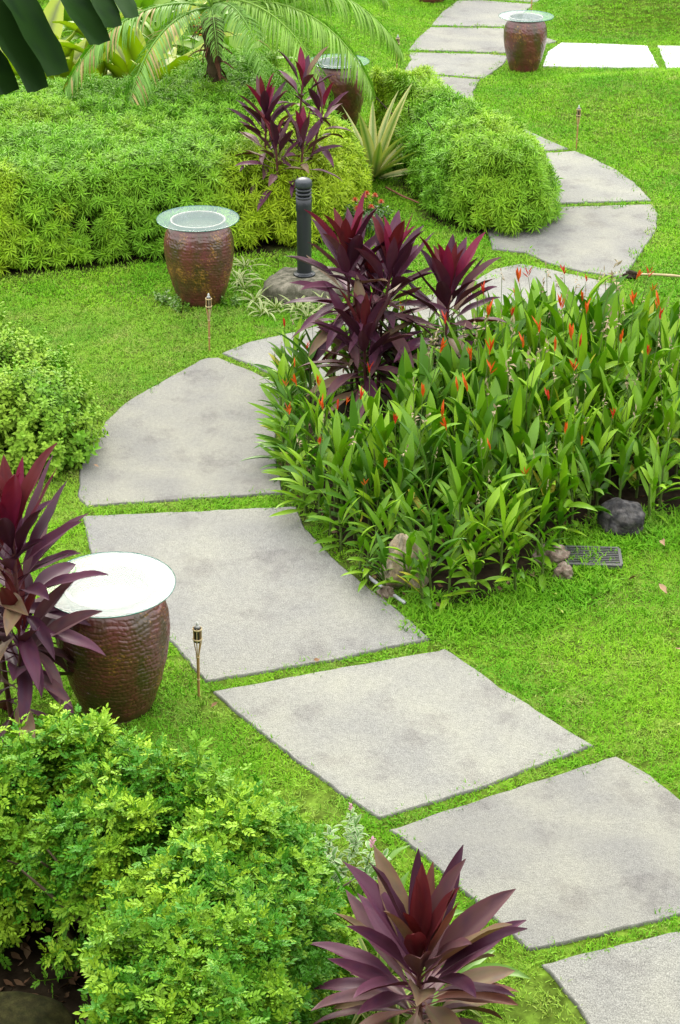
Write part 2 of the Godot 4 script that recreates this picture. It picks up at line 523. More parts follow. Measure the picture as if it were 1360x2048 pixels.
func build_grass() -> void:
	var gm := mat(W, 0.6, 0.22, Color(0.4, 0.55, 0.15))
	var meshes := [tuft(48, 0.075, 0.036, 0.0055, 0.2), tuft(48, 0.075, 0.032, 0.006, 0.05), tuft(48, 0.075, 0.042, 0.005, 0.35)]
	var far := [tuft(60, 0.14, 0.036, 0.008, 0.2), tuft(60, 0.14, 0.032, 0.009, 0.05), tuft(60, 0.14, 0.042, 0.007, 0.3)]
	var x3: Array = [[], [], []]; var c3: Array = [[], [], []]
	var xf3: Array = [[], [], []]; var cf3: Array = [[], [], []]
	var z := -4.8
	while z > -31.5:
		var near := z > -15.0
		var step := 0.062 if near else 0.088
		var half := 0.21 * (-z) + 1.2
		var x := -half
		while x < half:
			var q := Vector2(x + rf(-0.04, 0.04), z + rf(-0.04, 0.04))
			x += step
			if not grass_ok(q): continue
			var n := nz.get_noise_2d(q.x * 0.8 + 5, q.y * 0.8)
			var n2 := nz.get_noise_2d(q.x * 3.0, q.y * 3.0 + 50)
			# bare, worn spots: beside the front torch, by the near slab corner, at the far left of the lawn
			var bare := 0.0
			for s in [[-0.72, -8.5, 0.22], [0.95, -6.05, 0.5], [-3.0, -14.3, 0.4], [-0.15, -7.6, 0.3], [0.1, -7.0, 0.3]]:
				bare = maxf(bare, 1.0 - q.distance_to(Vector2(s[0], s[1])) / s[2])
			if bare > 0 and rng.randf() < bare * 0.8: continue
			var lush := Color(0.18, 0.50, 0.02)
			var lime := Color(0.33, 0.66, 0.03)
			var straw := Color(0.52, 0.52, 0.17)
			var c := lush.lerp(lime, clampf(0.5 + n * 1.1, 0, 1))
			var dry := clampf(n2 * 0.9 - 0.15, 0, 0.6)
			if q.x < -0.9 and q.y < -11.0 and q.y > -15.0: dry += 0.16
			if rng.randf() < 0.06: dry += 0.4
			c = c.lerp(straw, clampf(dry + bare * 0.4, 0, 0.85))
			var k := rng.randi() % 3
			var s2 := rf(0.85, 1.15)
			if near and edge_dist(bed_poly, q) < 0.35 and q.x > 0.3: s2 *= 1.7; c = c.lerp(lush, 0.5)
			var xf := stand(Vector3(q.x, height(q), q.y), Vector3(rf(-0.15, 0.15), 1, rf(-0.15, 0.15)), rf(0, TAU), s2)
			if near: x3[k].append(xf); c3[k].append(c)
			else: xf3[k].append(xf); cf3[k].append(c)
		z -= step
	var lawn := Node3D.new(); lawn.name = "grass"; add_child(lawn)
	tag(lawn, "short bright green lawn grass around the slabs and between them", "grass", "", "stuff")
	for k in 3:
		scatter(lawn, "grass_blades", meshes[k], gm, x3[k], c3[k])
		scatter(lawn, "grass_blades", far[k], gm, xf3[k], cf3[k])

# ---------- hedges and shrubs ----------
# points on a rounded mound over a footprint: each is [place, outward direction]
func mound(pl: PackedVector2Array, top: float, w: float, per_m2: float, low: float, rough: float, ragged := 0.10) -> Array:
	var pts: Array = []
	var area := 0.0
	for k in pl.size(): area += pl[k].cross(pl[(k + 1) % pl.size()])
	var sgn := 1.0 if area > 0 else -1.0
	for k in pl.size():
		var a := pl[k]; var b := pl[(k + 1) % pl.size()]
		var inward := Vector2(-(b - a).y, (b - a).x).normalized() * sgn
		var n := int(a.distance_to(b) * (w + top) * 0.85 * per_m2)
		for j in n:
			var th := rf(0, PI / 2)
			var q := a.lerp(b, rf(0, 1)) + inward * w * (1.0 - cos(th))
			if not Geometry2D.is_point_in_polygon(q, pl): continue
			var y := top * sin(th) * (1.0 + rough * nz.get_noise_2d(q.x * 1.1, q.y * 1.1) + ragged * nz.get_noise_2d(q.x * 4, q.y * 4))
			var nn := Vector3(-inward.x * cos(th), sin(th), -inward.y * cos(th))
			var out := ragged * nz.get_noise_2d(q.x * 3 + y * 4, q.y * 3 - y * 3)
			if y < low: continue
			pts.append([Vector3(q.x - inward.x * out, y, q.y - inward.y * out), nn])
	var bb := Rect2(pl[0], Vector2.ZERO)
	for q in pl: bb = bb.expand(q)
	for j in int(bb.get_area() * per_m2):
		var q := Vector2(rf(bb.position.x, bb.end.x), rf(bb.position.y, bb.end.y))
		if not Geometry2D.is_point_in_polygon(q, pl) or edge_dist(pl, q) < w: continue
		var y := top * (1.0 + rough * nz.get_noise_2d(q.x * 1.1, q.y * 1.1) + ragged * nz.get_noise_2d(q.x * 4, q.y * 4))
		pts.append([Vector3(q.x, y, q.y), Vector3(rf(-0.2, 0.2), 1, rf(-0.2, 0.2)).normalized()])
	return pts

func whorl(n: int, L: float, wd: float) -> ArrayMesh:
	var mb := MB.new()
	tube(mb, [Vector3(0, -0.10, 0), Vector3(0, -0.02, 0)], [0.004, 0.003], 4, Color(0.7, 0.55, 0.35))
	for k in n:
		var t := float(k) / n
		var g := rf(0.8, 1.2)
		leaf(mb, aim(Vector3(0, -0.06 + 0.06 * t, 0), k * 2.4 + rf(-0.3, 0.3), lerpf(-0.25, 1.25, t) + rf(-0.15, 0.15), rf(-0.5, 0.5)),
			{"len": L * rf(0.75, 1.15) * lerpf(1.0, 0.7, t), "wid": wd * rf(0.8, 1.2), "seg": 4, "droop": rf(0.5, 1.3), "fold": 0.3, "peak": 0.5,
			"c": Color(g * rf(0.9, 1.15), g, g * 0.9), "rib": Color(g * 1.25, g * 1.15, g)})
	return mb.mesh()

func pinnate_sprig(leaves: int, L: float, leaflet: float) -> ArrayMesh:
	var mb := MB.new()
	var stem := Color(1.1, 0.9, 0.5)
	var tall := 0.09
	tube(mb, [Vector3(0, -0.12, 0), Vector3(0, tall, 0)], [0.003, 0.0015], 4, stem)
	for k in leaves:
		var t := float(k) / leaves
		var x := aim(Vector3(0, -0.05 + (tall + 0.05) * t, 0), k * 2.4 + rf(-0.3, 0.3), lerpf(0.05, 1.15, t) + rf(-0.2, 0.2), rf(-0.3, 0.3))
		var sz := lerpf(1.0, 0.65, t)
		var n := 4
		for j in n:
			var u := 0.28 + 0.72 * float(j) / n
			for sd in [-1, 1]:
				var g := rf(0.85, 1.15) 
				var lx := Transform3D(Basis(Vector3.UP, sd * rf(0.75, 1.05)), Vector3(0, -0.25 * u * u * L * sz, u * L * sz * 0.8))
				lx.basis = lx.basis * Basis(Vector3(0, 0, 1), rf(-0.35, 0.35))
				leaf(mb, x * lx, {"len": leaflet * sz * rf(0.85, 1.15) * (0.8 + 0.3 * sin(u * 2.6)), "wid": leaflet * sz * 0.5, "seg": 3, "droop": rf(0, 0.6), "fold": 0.3, "peak": 0.45,
					"c": Color(g, g, g), "rib": Color(g * 1.1, g * 1.08, g)})
		leaf(mb, x * Transform3D(Basis(), Vector3(0, -0.25 * L * sz, L * sz * 0.8)), {"len": leaflet * 1.1 * sz, "wid": leaflet * 0.52 * sz, "seg": 3, "droop": 0.3, "fold": 0.3})
	return mb.mesh()

func leafy_sprig(n: int, L: float, tall: float) -> ArrayMesh:
	var mb := MB.new()
	tube(mb, [Vector3(0, -0.1, 0), Vector3(0, tall, 0)], [0.003, 0.0015], 4, Color(0.8, 0.9, 0.5))
	for k in n:
		var t := float(k) / n
		var g := rf(0.8, 1.2)
		leaf(mb, aim(Vector3(0, tall * t, 0), k * 2.4 + rf(-0.4, 0.4), lerpf(-0.1, 1.0, t * t) + rf(-0.2, 0.2), rf(-0.4, 0.4)),
			{"len": L * rf(0.7, 1.2) * lerpf(1.0, 0.6, t), "wid": L * 0.42, "seg": 3, "droop": rf(0.1, 0.8), "fold": 0.25, "c": Color(g, g, g), "rib": Color(g * 1.15, g * 1.1, g)})
	return mb.mesh()

# lays sprigs on the points; the ones nearest the camera are parts of their own, the rest one mass
func clothe(o: Node3D, pts: Array, meshes: Array, m: Callable, lift: float, depth: float, layers: int, smin: float, smax: float, singles: int, shoots := 0.0) -> void:
	var items: Array = []
	for e in pts:
		for l in layers:
			if l > 0 and rng.randf() < 0.35: continue
			var at: Vector3 = e[0] - e[1] * (depth * (l + rf(-0.35, 0.35)) + 0.03)
			if l == 0 and rng.randf() < shoots: at += ((e[1] as Vector3) * 0.5 + Vector3.UP * 0.6) * rf(0.04, 0.13)
			if at.y < 0.05: continue
			var up: Vector3 = (e[1] as Vector3) + Vector3(rf(-0.55, 0.55), lift + rf(-0.4, 0.4), rf(-0.55, 0.55))
			var near: float = at.distance_to(Vector3(0, 5.73, 0)) - (0.25 if l == 0 else -3.0) - e[1].y * 0.8
			items.append([near, stand(at - o.position, up, rf(0, TAU), rf(smin, smax)), at, l, rng.randi() % meshes.size()])
	items.sort_custom(func(a, b): return a[0] < b[0])
	var xs: Array = []; var cs: Array = []
	for k in meshes.size(): xs.append([]); cs.append([])
	var base: StandardMaterial3D = m.call(Color(1, 1, 1))
	var pool := {}
	var done := 0
	for e in items:
		var c: Color = m.call(e[2], e[3])
		if done < singles and e[3] == 0 and absf(e[2].x) < 0.205 * -e[2].z + 0.1 and rng.randf() < 0.75:
			var key := Color(snappedf(c.r, 0.05), snappedf(c.g, 0.05), snappedf(c.b, 0.02)).to_html()
			if not pool.has(key):
				pool[key] = base.duplicate()
				pool[key].albedo_color = Color(c.r * TONE, c.g * TONE, c.b * TONE).linear_to_srgb()
			put(o, "sprig", meshes[e[4]], pool[key], e[1])
			done += 1
		else:
			xs[e[4]].append(e[1]); cs[e[4]].append(c)
	for k in meshes.size():
		if xs[k].size() > 0: scatter(o, "foliage", meshes[k], base, xs[k], cs[k])

func stems(o: Node3D, bases: Array, mat_bark: Material, tall: float, spread: float, r: float) -> void:
	for b in bases:
		var mb := MB.new()
		var p0: Vector3 = b - o.position - Vector3(0, 0.06, 0)
		var fork := p0 + Vector3(rf(-0.08, 0.08), tall * rf(0.3, 0.5), rf(-0.08, 0.08))
		tube(mb, [p0, p0.lerp(fork, 0.5) + Vector3(rf(-0.03, 0.03), 0, rf(-0.03, 0.03)), fork], [r, r * 0.85, r * 0.75], 7, W)
		for k in 4:
			var a := rf(0, TAU)
			var e := fork + Vector3(cos(a) * spread * rf(0.6, 1.2), tall * rf(0.35, 0.6), sin(a) * spread * rf(0.6, 1.2))
			tube(mb, [fork - Vector3(0, 0.02, 0), fork.lerp(e, 0.5) + Vector3(rf(-0.05, 0.05), rf(0, 0.05), rf(-0.05, 0.05)), e], [r * 0.65, r * 0.45, r * 0.2], 6, W)
		put(o, "branch", mb.mesh(), mat_bark)

func leaf_mat(rough: float, back: Color) -> StandardMaterial3D:
	return mat(W, rough, 0.28, back)

func build_hedges() -> void:
	var bark := mat(Color(0.10, 0.075, 0.05), 0.9, 0.2)
	var podo := leaf_mat(0.5, Color(0.35, 0.45, 0.12))
	var whorls := [whorl(34, 0.150, 0.0105), whorl(30, 0.160, 0.011), whorl(36, 0.135, 0.010)]
	var hedge := thing("hedge", "long mounded hedge of narrow whorled leaves behind the pot and the bollard", "hedge", Vector3(-2.2, 0, -18))
	var tone1 := func(p, l = 0):
		if p is Color: return podo
		var n: float = nz.get_noise_2d(p.x * 0.5 + 9, p.z * 0.5) + 0.5 * nz.get_noise_2d(p.x * 3, p.z * 3)
		var gold: float = clampf(smoothstep(-1.7, -0.4, p.x) * smoothstep(-19.5, -17.3, p.z) * 1.0 + smoothstep(-2.9, -3.3, p.x) * smoothstep(-17, -16, p.z) * 0.6 + n * 0.5, 0, 1)
		var c := Color(0.21, 0.49, 0.025).lerp(Color(0.46, 0.66, 0.022), gold) * rf(0.8, 1.2)
		return c
	stems(hedge, [Vector3(-3, 0, -16.8), Vector3(-2.2, 0, -17), Vector3(-1.3, 0, -17.3), Vector3(-0.5, 0, -17.6), Vector3(-2.6, 0, -18.6), Vector3(-1, 0, -19.5)], bark, 0.9, 0.5, 0.025)
	clothe(hedge, mound(poly(LONG_HEDGE), 0.92, 0.55, 150.0, 0.10, 0.06, 0.02), whorls, tone1, 0.3, 0.11, 3, 0.72, 1.0, 300)

	var h2 := thing("hedge", "rounded clipped hedge of narrow leaves on the inside of the far bend", "hedge", Vector3(1.4, 0, -18.4))
	var tone2 := func(p, l = 0):
		if p is Color: return podo
		var n: float = nz.get_noise_2d(p.x * 0.6 + 3, p.z * 0.6 + 8) + 0.5 * nz.get_noise_2d(p.x * 3, p.z * 3)
		var gold: float = clampf(smoothstep(-20.0, -20.9, p.z) * 0.9 + 0.12 + n * 0.55, 0, 1)
		var c := Color(0.22, 0.52, 0.03).lerp(Color(0.46, 0.67, 0.025), gold) * rf(0.8, 1.2)
		return c
	stems(h2, [Vector3(1.5, 0, -17.8), Vector3(1.3, 0, -18.6), Vector3(0.9, 0, -19.6)], bark, 0.8, 0.4, 0.025)
	clothe(h2, mound(poly(PATH_HEDGE), 0.86, 0.65, 165.0, 0.10, 0.03, 0.015), whorls, tone2, 0.3, 0.11, 3, 0.72, 1.0, 300)

	var soft := leaf_mat(0.55, Color(0.35, 0.5, 0.15))
	var sh := thing("shrub", "light green small leaved shrub at the left edge beside the path bend", "shrub", Vector3(-2.5, 0, -12.3))
	var tone3 := func(p, l = 0):
		if p is Color: return soft
		var c := Color(0.19, 0.44, 0.025).lerp(Color(0.38, 0.60, 0.05), clampf(0.5 + nz.get_noise_2d(p.x * 2, p.z * 2) + rf(-0.3, 0.3), 0, 1))
		return c
	stems(sh, [Vector3(-2.3, 0, -12), Vector3(-2.6, 0, -12.4), Vector3(-2.4, 0, -12.6)], bark, 0.6, 0.35, 0.014)
	clothe(sh, mound(poly(LEFT_SHRUB), 0.46, 0.6, 210.0, 0.05, 0.35), [leafy_sprig(16, 0.058, 0.13), leafy_sprig(13, 0.065, 0.12), leafy_sprig(18, 0.05, 0.15)], tone3, 0.7, 0.10, 3, 0.8, 1.3, 300, 0.2)

	var gloss := leaf_mat(0.42, Color(0.28, 0.4, 0.1))
	var ns := thing("shrub", "large bushy shrub of glossy compound leaves with bright new tips in the near corner", "shrub", Vector3(-0.8, 0, -6.3))
	var tone4 := func(p, l = 0):
		if p is Color: return gloss
		var n: float = nz.get_noise_2d(p.x * 1.6, p.z * 1.6 + p.y * 2.0) * 0.6 + rf(-0.5, 0.5)
		return Color(0.09, 0.33, 0.018).lerp(Color(0.47, 0.75, 0.04), clampf(0.28 + n * 1.1, 0, 1))
	var twigs: Array = [Vector3(-1.12, 0, -6.42), Vector3(-0.95, 0, -6.3), Vector3(-1.3, 0, -6.75), Vector3(-0.6, 0, -6.0), Vector3(-0.35, 0, -6.4), Vector3(-0.5, 0, -5.5), Vector3(-1.75, 0, -6.85), Vector3(-1.25, 0, -6.5), Vector3(-1.45, 0, -6.6), Vector3(-1.05, 0, -6.2), Vector3(-0.85, 0, -6.15)]
	stems(ns, twigs, mat(Color(0.16, 0.12, 0.08), 0.9, 0.2), 0.85, 0.4, 0.022)
	var pts: Array = []
	for e in mound(poly(NEAR_SHRUB), 0.88, 0.55, 700.0, 0.05, 0.05, 0.08):
		var q: Vector3 = e[0]
		# the side towards the house is bare below, one looks in at the stems
		var open: float = smoothstep(-0.45, -0.95, q.x) * smoothstep(-6.75, -6.2, q.z)
		if q.y < 0.52 * open and rng.randf() > 0.10: continue
		pts.append(e)
	var sprigs := [pinnate_sprig(6, 0.100, 0.033), pinnate_sprig(5, 0.11, 0.036), pinnate_sprig(7, 0.09, 0.030)]
	clothe(ns, pts, sprigs, tone4, 0.7, 0.10, 3, 0.62, 0.98, 300, 0.12)

# ---------- heliconias ----------
var hel_leaves: Array = []
var hel_stems: Array = []

func build_heliconias() -> void:
	var lm: Array = []
	for c in [Color(0.15, 0.33, 0.012), Color(0.20, 0.41, 0.014), Color(0.29, 0.52, 0.017), Color(0.085, 0.225, 0.014), Color(0.58, 0.54, 0.05)]:
		lm.append(mat(c, 0.42, 0.36, Color(0.35, 0.5, 0.1)))
	for k in 8:
		var mb := MB.new()
		leaf(mb, Transform3D(), {"len": 0.38 * rf(0.8, 1.2), "wid": 0.073 * rf(0.85, 1.15), "seg": 8, "peak": 0.42, "fold": rf(0.25, 0.6), "droop": rf(0.05, 0.9), "stalk": 0.1, "wave": 0.02, "twist": rf(-0.5, 0.5), "c": W, "rib": Color(1.7, 1.45, 1.3)})
		hel_leaves.append(mb.mesh())
	var sm := mat(Color(0.13, 0.20, 0.04), 0.6, 0.4)
	var orange := mat(Color(0.85, 0.17, 0.02), 0.45, 0.4, Color(0.6, 0.3, 0.1))
	var red := mat(Color(0.72, 0.07, 0.03), 0.45, 0.4, Color(0.6, 0.2, 0.1))
	var dry := mat(Color(0.52, 0.42, 0.27), 0.85, 0.2)
	var flowers: Array = []
	for k in 4:
		var mb := MB.new()
		for j in 4 + k % 2:
			leaf(mb, aim(Vector3(0, 0.012 * j, 0), (0.5 if j % 2 == 0 else 0.5 + PI) + rf(-0.5, 0.5), rf(0.7, 1.35), rf(-0.5, 0.5)), {"len": rf(0.055, 0.085), "wid": 0.016, "seg": 3, "fold": 0.9, "droop": -0.3, "peak": 0.35})
		flowers.append(mb.mesh())
	var husks: Array = []
	for k in 3:
		var mb := MB.new()
		for j in 6:
			leaf(mb, aim(Vector3(rf(-0.008, 0.008), 0.012 * j - 0.02, rf(-0.008, 0.008)), rf(0, TAU), rf(-0.4, 1.3), rf(-1, 1)), {"len": rf(0.018, 0.04), "wid": 0.011, "seg": 2, "fold": 0.8, "droop": rf(-1, 1.5)})
		husks.append(mb.mesh())
	for v in 4:
		var mb := MB.new()
		var lean := rf(-0.05, 0.05)
		tube(mb, [Vector3(0, -0.05, 0), Vector3(lean * 0.5, 0.22, 0.01), Vector3(lean, 0.45, 0)], [0.011, 0.009, 0.005], 6, W)
		hel_stems.append(mb.mesh())
	var stalk_mb := MB.new()
	tube(stalk_mb, [Vector3(0, 0, 0), Vector3(0.01, 0.27, 0.005), Vector3(0.0, 0.52, 0)], [0.004, 0.003, 0.0025], 5, W)
	var stalk := stalk_mb.mesh()
	var bb := Rect2(bed_poly[0], Vector2.ZERO)
	for q in bed_poly: bb = bb.expand(q)
	var spots: Array = []
	var tries := 0
	while spots.size() < 300 and tries < 16000:
		tries += 1
		var q := Vector2(rf(bb.position.x, bb.end.x), rf(bb.position.y, bb.end.y))
		if not Geometry2D.is_point_in_polygon(q, bed_poly): continue
		if q.x > 0.22 * -q.y + 0.1: continue
		var ok := true
		for s in spots:
			if s.distance_to(q) < 0.135: ok = false; break
		for r in [[0.42, -10.02, 0.15], [1.92, -10.75, 0.20], [1.72, -10.29, 0.26], [0.18, -12.4, 0.52], [0.2, -12.0, 0.3], [0.87, -12.7, 0.28]]:
			if q.distance_to(Vector2(r[0], r[1])) < r[2]: ok = false
		if ok: spots.append(q)
	for q in spots:
		var edge := edge_dist(bed_poly, q)
		var front: bool = q.y > -10.6
		var tall := clampf(0.62 + 0.35 * edge, 0.6, 1.0) * rf(0.85, 1.15)
		if front: tall *= 0.9
		if q.y < -12.8: tall *= 1.1
		var tone: int = [0, 0, 1, 2][rng.randi() % 4]
		var fl := 0
		var lot := rng.randf()
		if q.y < -10.4:
			if lot < 0.16: fl = 1
			elif lot < 0.24: fl = 2
			elif lot < 0.62: fl = 3
		elif lot < 0.12: fl = 3
		var what: String = ["heliconia shoot", "heliconia with an orange flower", "heliconia with a red flower", "heliconia with dried flower bracts"][fl]
		what = ("tall " if tall > 0.86 else "short " if tall < 0.66 else "") + ["", "lime ", "deep "][tone] + "green " + what
		var where := "in the middle of the bed"
		if q.x < -0.1 and q.y < -11.0: where = "over the large path slab" if q.y > -12.3 else "at the left end of the bed"
		elif q.distance_to(Vector2(0.42, -10.05)) < 0.35: where = "touching the tan boulder"
		elif q.distance_to(Vector2(0.42, -10.05)) < 0.6: where = "just behind the tan boulder" if q.y < -10.05 else "beside the tan boulder"
		elif q.distance_to(Vector2(1.96, -10.75)) < 0.6: where = "behind the dark boulder" if q.y < -10.8 else "beside the dark boulder"
		elif q.y < -13.0: where = "at the bed's back, " + ("behind the cordylines" if q.x < 1.1 else "centre" if q.x < 1.9 else "right end")
		elif q.distance_to(Vector2(0.2, -12.9)) < 0.75: where = "at the foot of the tallest cordyline"
		elif q.distance_to(Vector2(0.86, -12.9)) < 0.6: where = "at the foot of the smaller cordyline"
		elif q.y > -10.5: where = "on the bed's front edge, " + ("left part" if q.x < 0.6 else "centre" if q.x < 1.1 else "near the grate")
		elif q.x > 1.6: where = "in the bed's right part, " + ("front rows" if q.y > -11.5 else "middle rows" if q.y > -12.3 else "far rows")
		elif q.x < 0.45: where = "left of the bed's centre, " + ("front rows" if q.y > -11.3 else "middle rows")
		else: where = "in mid bed, " + ("front rows" if q.y > -11.1 else "middle rows" if q.y > -11.9 else "back rows")
		var h := thing("heliconia", what + " " + where, "plant", Vector3(q.x, 0, q.y), "heliconias in the flower bed")
		var st := hel_stems[rng.randi() % 4] as Mesh
		var b := Basis(Vector3.UP, rf(0, TAU)).scaled(Vector3(1, tall * 1.1, 1))
		put(h, "stem", st, sm, Transform3D(b, Vector3.ZERO))
		var n := rng.randi_range(9, 12)
		var az := rf(0, TAU)
		var mid_bed := Vector2(1.3, -11.9)
		var outward := atan2(q.y - mid_bed.y, q.x - mid_bed.x)
		for k in n:
			var t := float(k) / (n - 1)
			var a := az + (PI if k % 2 == 1 else 0.0) + rf(-0.7, 0.7)
			var el := lerpf(0.75, 1.42, t) + rf(-0.3, 0.25)
			if edge < 0.22 and k % 2 == 0:   # leaves on the rim of the bed lean out over path and lawn
				a = outward + rf(-0.8, 0.8); el -= 0.3
			var at := Vector3(0, tall * lerpf(0.08, 0.47, t), 0)
			var mi := 1 if rng.randf() < 0.5 else 0
			var r := rng.randf()
			if tone == 1: mi = 2 if r < 0.75 else 1
			elif tone == 2: mi = 3 if r < 0.55 else 0
			elif r < 0.12: mi = 2
			elif r < 0.22: mi = 3
			if r > 0.985: mi = 4
			put(h, "leaf", hel_leaves[rng.randi() % 8], lm[mi], aim(at, a, el, rf(-0.4, 0.4), tall * rf(0.9, 1.2)))
		if fl > 0:
			var fa := rf(0, TAU)
			var ft := aim(Vector3(0, tall * 0.4, 0), fa, rf(1.3, 1.5))
			var up := Basis(ft.basis.x, ft.basis.z, -ft.basis.y)
			var fs := put(h, "flower_stalk", stalk, sm, Transform3D(up.scaled_local(Vector3.ONE * tall), ft.origin))
			var xf := Transform3D(Basis(Vector3.UP, rf(0, TAU)), Vector3(0, 0.515, 0))
			if fl == 1: put(fs, "flower", flowers[rng.randi() % 4], orange, xf.scaled_local(Vector3.ONE * rf(0.95, 1.4)))
			elif fl == 2: put(fs, "flower", flowers[rng.randi() % 4], red, xf.scaled_local(Vector3.ONE * rf(0.9, 1.3)))
			else: put(fs, "dry_bracts", husks[rng.randi() % 3], dry, xf.scaled_local(Vector3.ONE * rf(1.1, 1.8)))

# ---------- cordylines ----------
var cord_leaves: Array = []
var cord_mats: Array = []

func cordyline(label: String, at: Vector3, heads: Array, group: String, size := 1.0, young := 0.11, tones := [0, 1, 4, 4, 5]) -> void:
	var o := thing("cordyline", label, "plant", at, group)
	var sm := mat(Color(0.16, 0.06, 0.055), 0.7, 0.3)
	for hd in heads:
		var apex: Vector3 = hd[0] - at
		var zone: float = hd[1]; var n: int = hd[2]
		var base := Vector3(hd[3].x, 0, hd[3].y) if hd.size() > 3 else Vector3(rf(-0.08, 0.08), 0, rf(-0.08, 0.08))
		var mid := base.lerp(apex, 0.55) + Vector3(rf(-0.04, 0.04), 0, rf(-0.04, 0.04))
		var mb := MB.new()
		tube(mb, [base - Vector3(0, 0.06, 0), mid, apex], [0.017, 0.014, 0.010], 7, W)
		put(o, "stem", mb.mesh(), sm)
		var az := rf(0, TAU)
		for k in n:
			var t := float(k) / (n - 1)
			var along := zone * (1.0 - t) / maxf(apex.y, 0.1)
			var p := apex.lerp(mid, clampf(along, 0, 1) / 0.45 * 0.5) if along < 0.9 else mid
			p = apex + (mid - apex).normalized() * zone * (1.0 - t)
			var el := lerpf(-0.3, 1.36, pow(t, 1.15)) + rf(-0.16, 0.16)
			var mi := 0
			if t > 1.0 - young: mi = 2 if rng.randf() < 0.45 else 3
			elif t > 0.55: mi = rng.randi() % 2 if rng.randf() < (0.75 if tones[0] == 0 else 0.3) else tones[rng.randi() % tones.size()]
			else: mi = tones[rng.randi() % tones.size()]
			var s := size * lerpf(0.92, 1.05, t) * rf(0.85, 1.12) * (0.8 if t > 0.93 else 1.0)
			var v := rng.randi() % 4 + (4 if t < 0.45 else 0)
			put(o, "leaf", cord_leaves[v], cord_mats[mi], aim(p, az + k * 2.39996 + rf(-0.25, 0.25), el, rf(-0.35, 0.35), s))

func build_cordylines() -> void:
	for k in 8:
		var mb := MB.new()
		var low := k >= 4
		leaf(mb, Transform3D(), {"len": 0.54, "wid": 0.099 * rf(0.9, 1.12), "seg": 12, "peak": 0.45, "fold": rf(0.3, 0.6), "droop": rf(0.2, 1.0) if low else rf(-0.1, 0.6), "stalk": 0.2, "wave": rf(0.02, 0.05), "twist": rf(-0.5, 0.5), "five": true, "streak": 0.32,
			"thin": 0.10, "stalk_c": Color(4.2, 0.7, 2.4), "c": W, "rib": Color(1.5, 0.85, 1.15), "rim": Color(1.8, 0.75, 0.95)})
		cord_leaves.append(mb.mesh())
	for c in [Color(0.080, 0.022, 0.045), Color(0.14, 0.045, 0.080), Color(0.26, 0.02, 0.065), Color(0.17, 0.028, 0.03), Color(0.17, 0.085, 0.085), Color(0.27, 0.20, 0.10), Color(0.24, 0.10, 0.06)]:
		cord_mats.append(mat(c, 0.5, 0.36, Color(0.45, 0.15, 0.2)))
	var grp := "purple cordylines"
	cordyline("tall dark purple cordyline with several leafy heads in the middle of the flower bed", Vector3(0.22, 0, -12.88), [
		[Vector3(0.06, 1.16, -13.0), 0.58, 50, Vector2(-0.05, -0.05)], [Vector3(0.40, 1.14, -12.9), 0.58, 50, Vector2(0.08, 0.0)],
		[Vector3(0.19, 0.66, -12.6), 0.50, 44, Vector2(0.0, 0.06)], [Vector3(0.28, 0.82, -13.1), 0.5, 34, Vector2(0.03, -0.1)]], grp)
	cordyline("smaller purple cordyline just right of the tallest one in the flower bed", Vector3(0.86, 0, -12.9), [
		[Vector3(0.86, 0.95, -12.9), 0.62, 56, Vector2(0, 0)]], grp)
	cordyline("slim reddish purple cordyline with three heads rising from the long hedge", Vector3(-0.6, 0, -17.0), [
		[Vector3(-0.72, 1.30, -16.95), 0.72, 50, Vector2(-0.1, 0.0)], [Vector3(-0.37, 1.50, -17.2), 0.30, 18, Vector2(0.1, -0.1)],
		[Vector3(-0.17, 1.25, -17.15), 0.34, 16, Vector2(0.2, -0.1)], [Vector3(-0.36, 1.02, -16.85), 0.35, 20, Vector2(0.1, 0.05)], [Vector3(-0.62, 1.0, -16.7), 0.4, 24, Vector2(-0.05, 0.15)]], grp, 0.78)
	cordyline("tall purple cordyline at the left edge leaning over the near pot's glass", Vector3(-1.80, 0, -8.3), [
		[Vector3(-1.76, 1.30, -8.28), 0.8, 58, Vector2(0, 0)], [Vector3(-1.88, 1.12, -8.35), 0.6, 28, Vector2(-0.08, -0.05)], [Vector3(-1.74, 0.72, -8.2), 0.55, 26, Vector2(0.03, 0.05)]], grp, 1.0, 0.16)
	cordyline("bronze purple cordyline standing nearest the camera beside the slabs", Vector3(0.32, 0, -5.62), [
		[Vector3(0.33, 0.66, -5.62), 0.40, 70, Vector2(0, 0)]], grp, 0.98, 0.06, [1, 4, 4, 5, 5, 6])

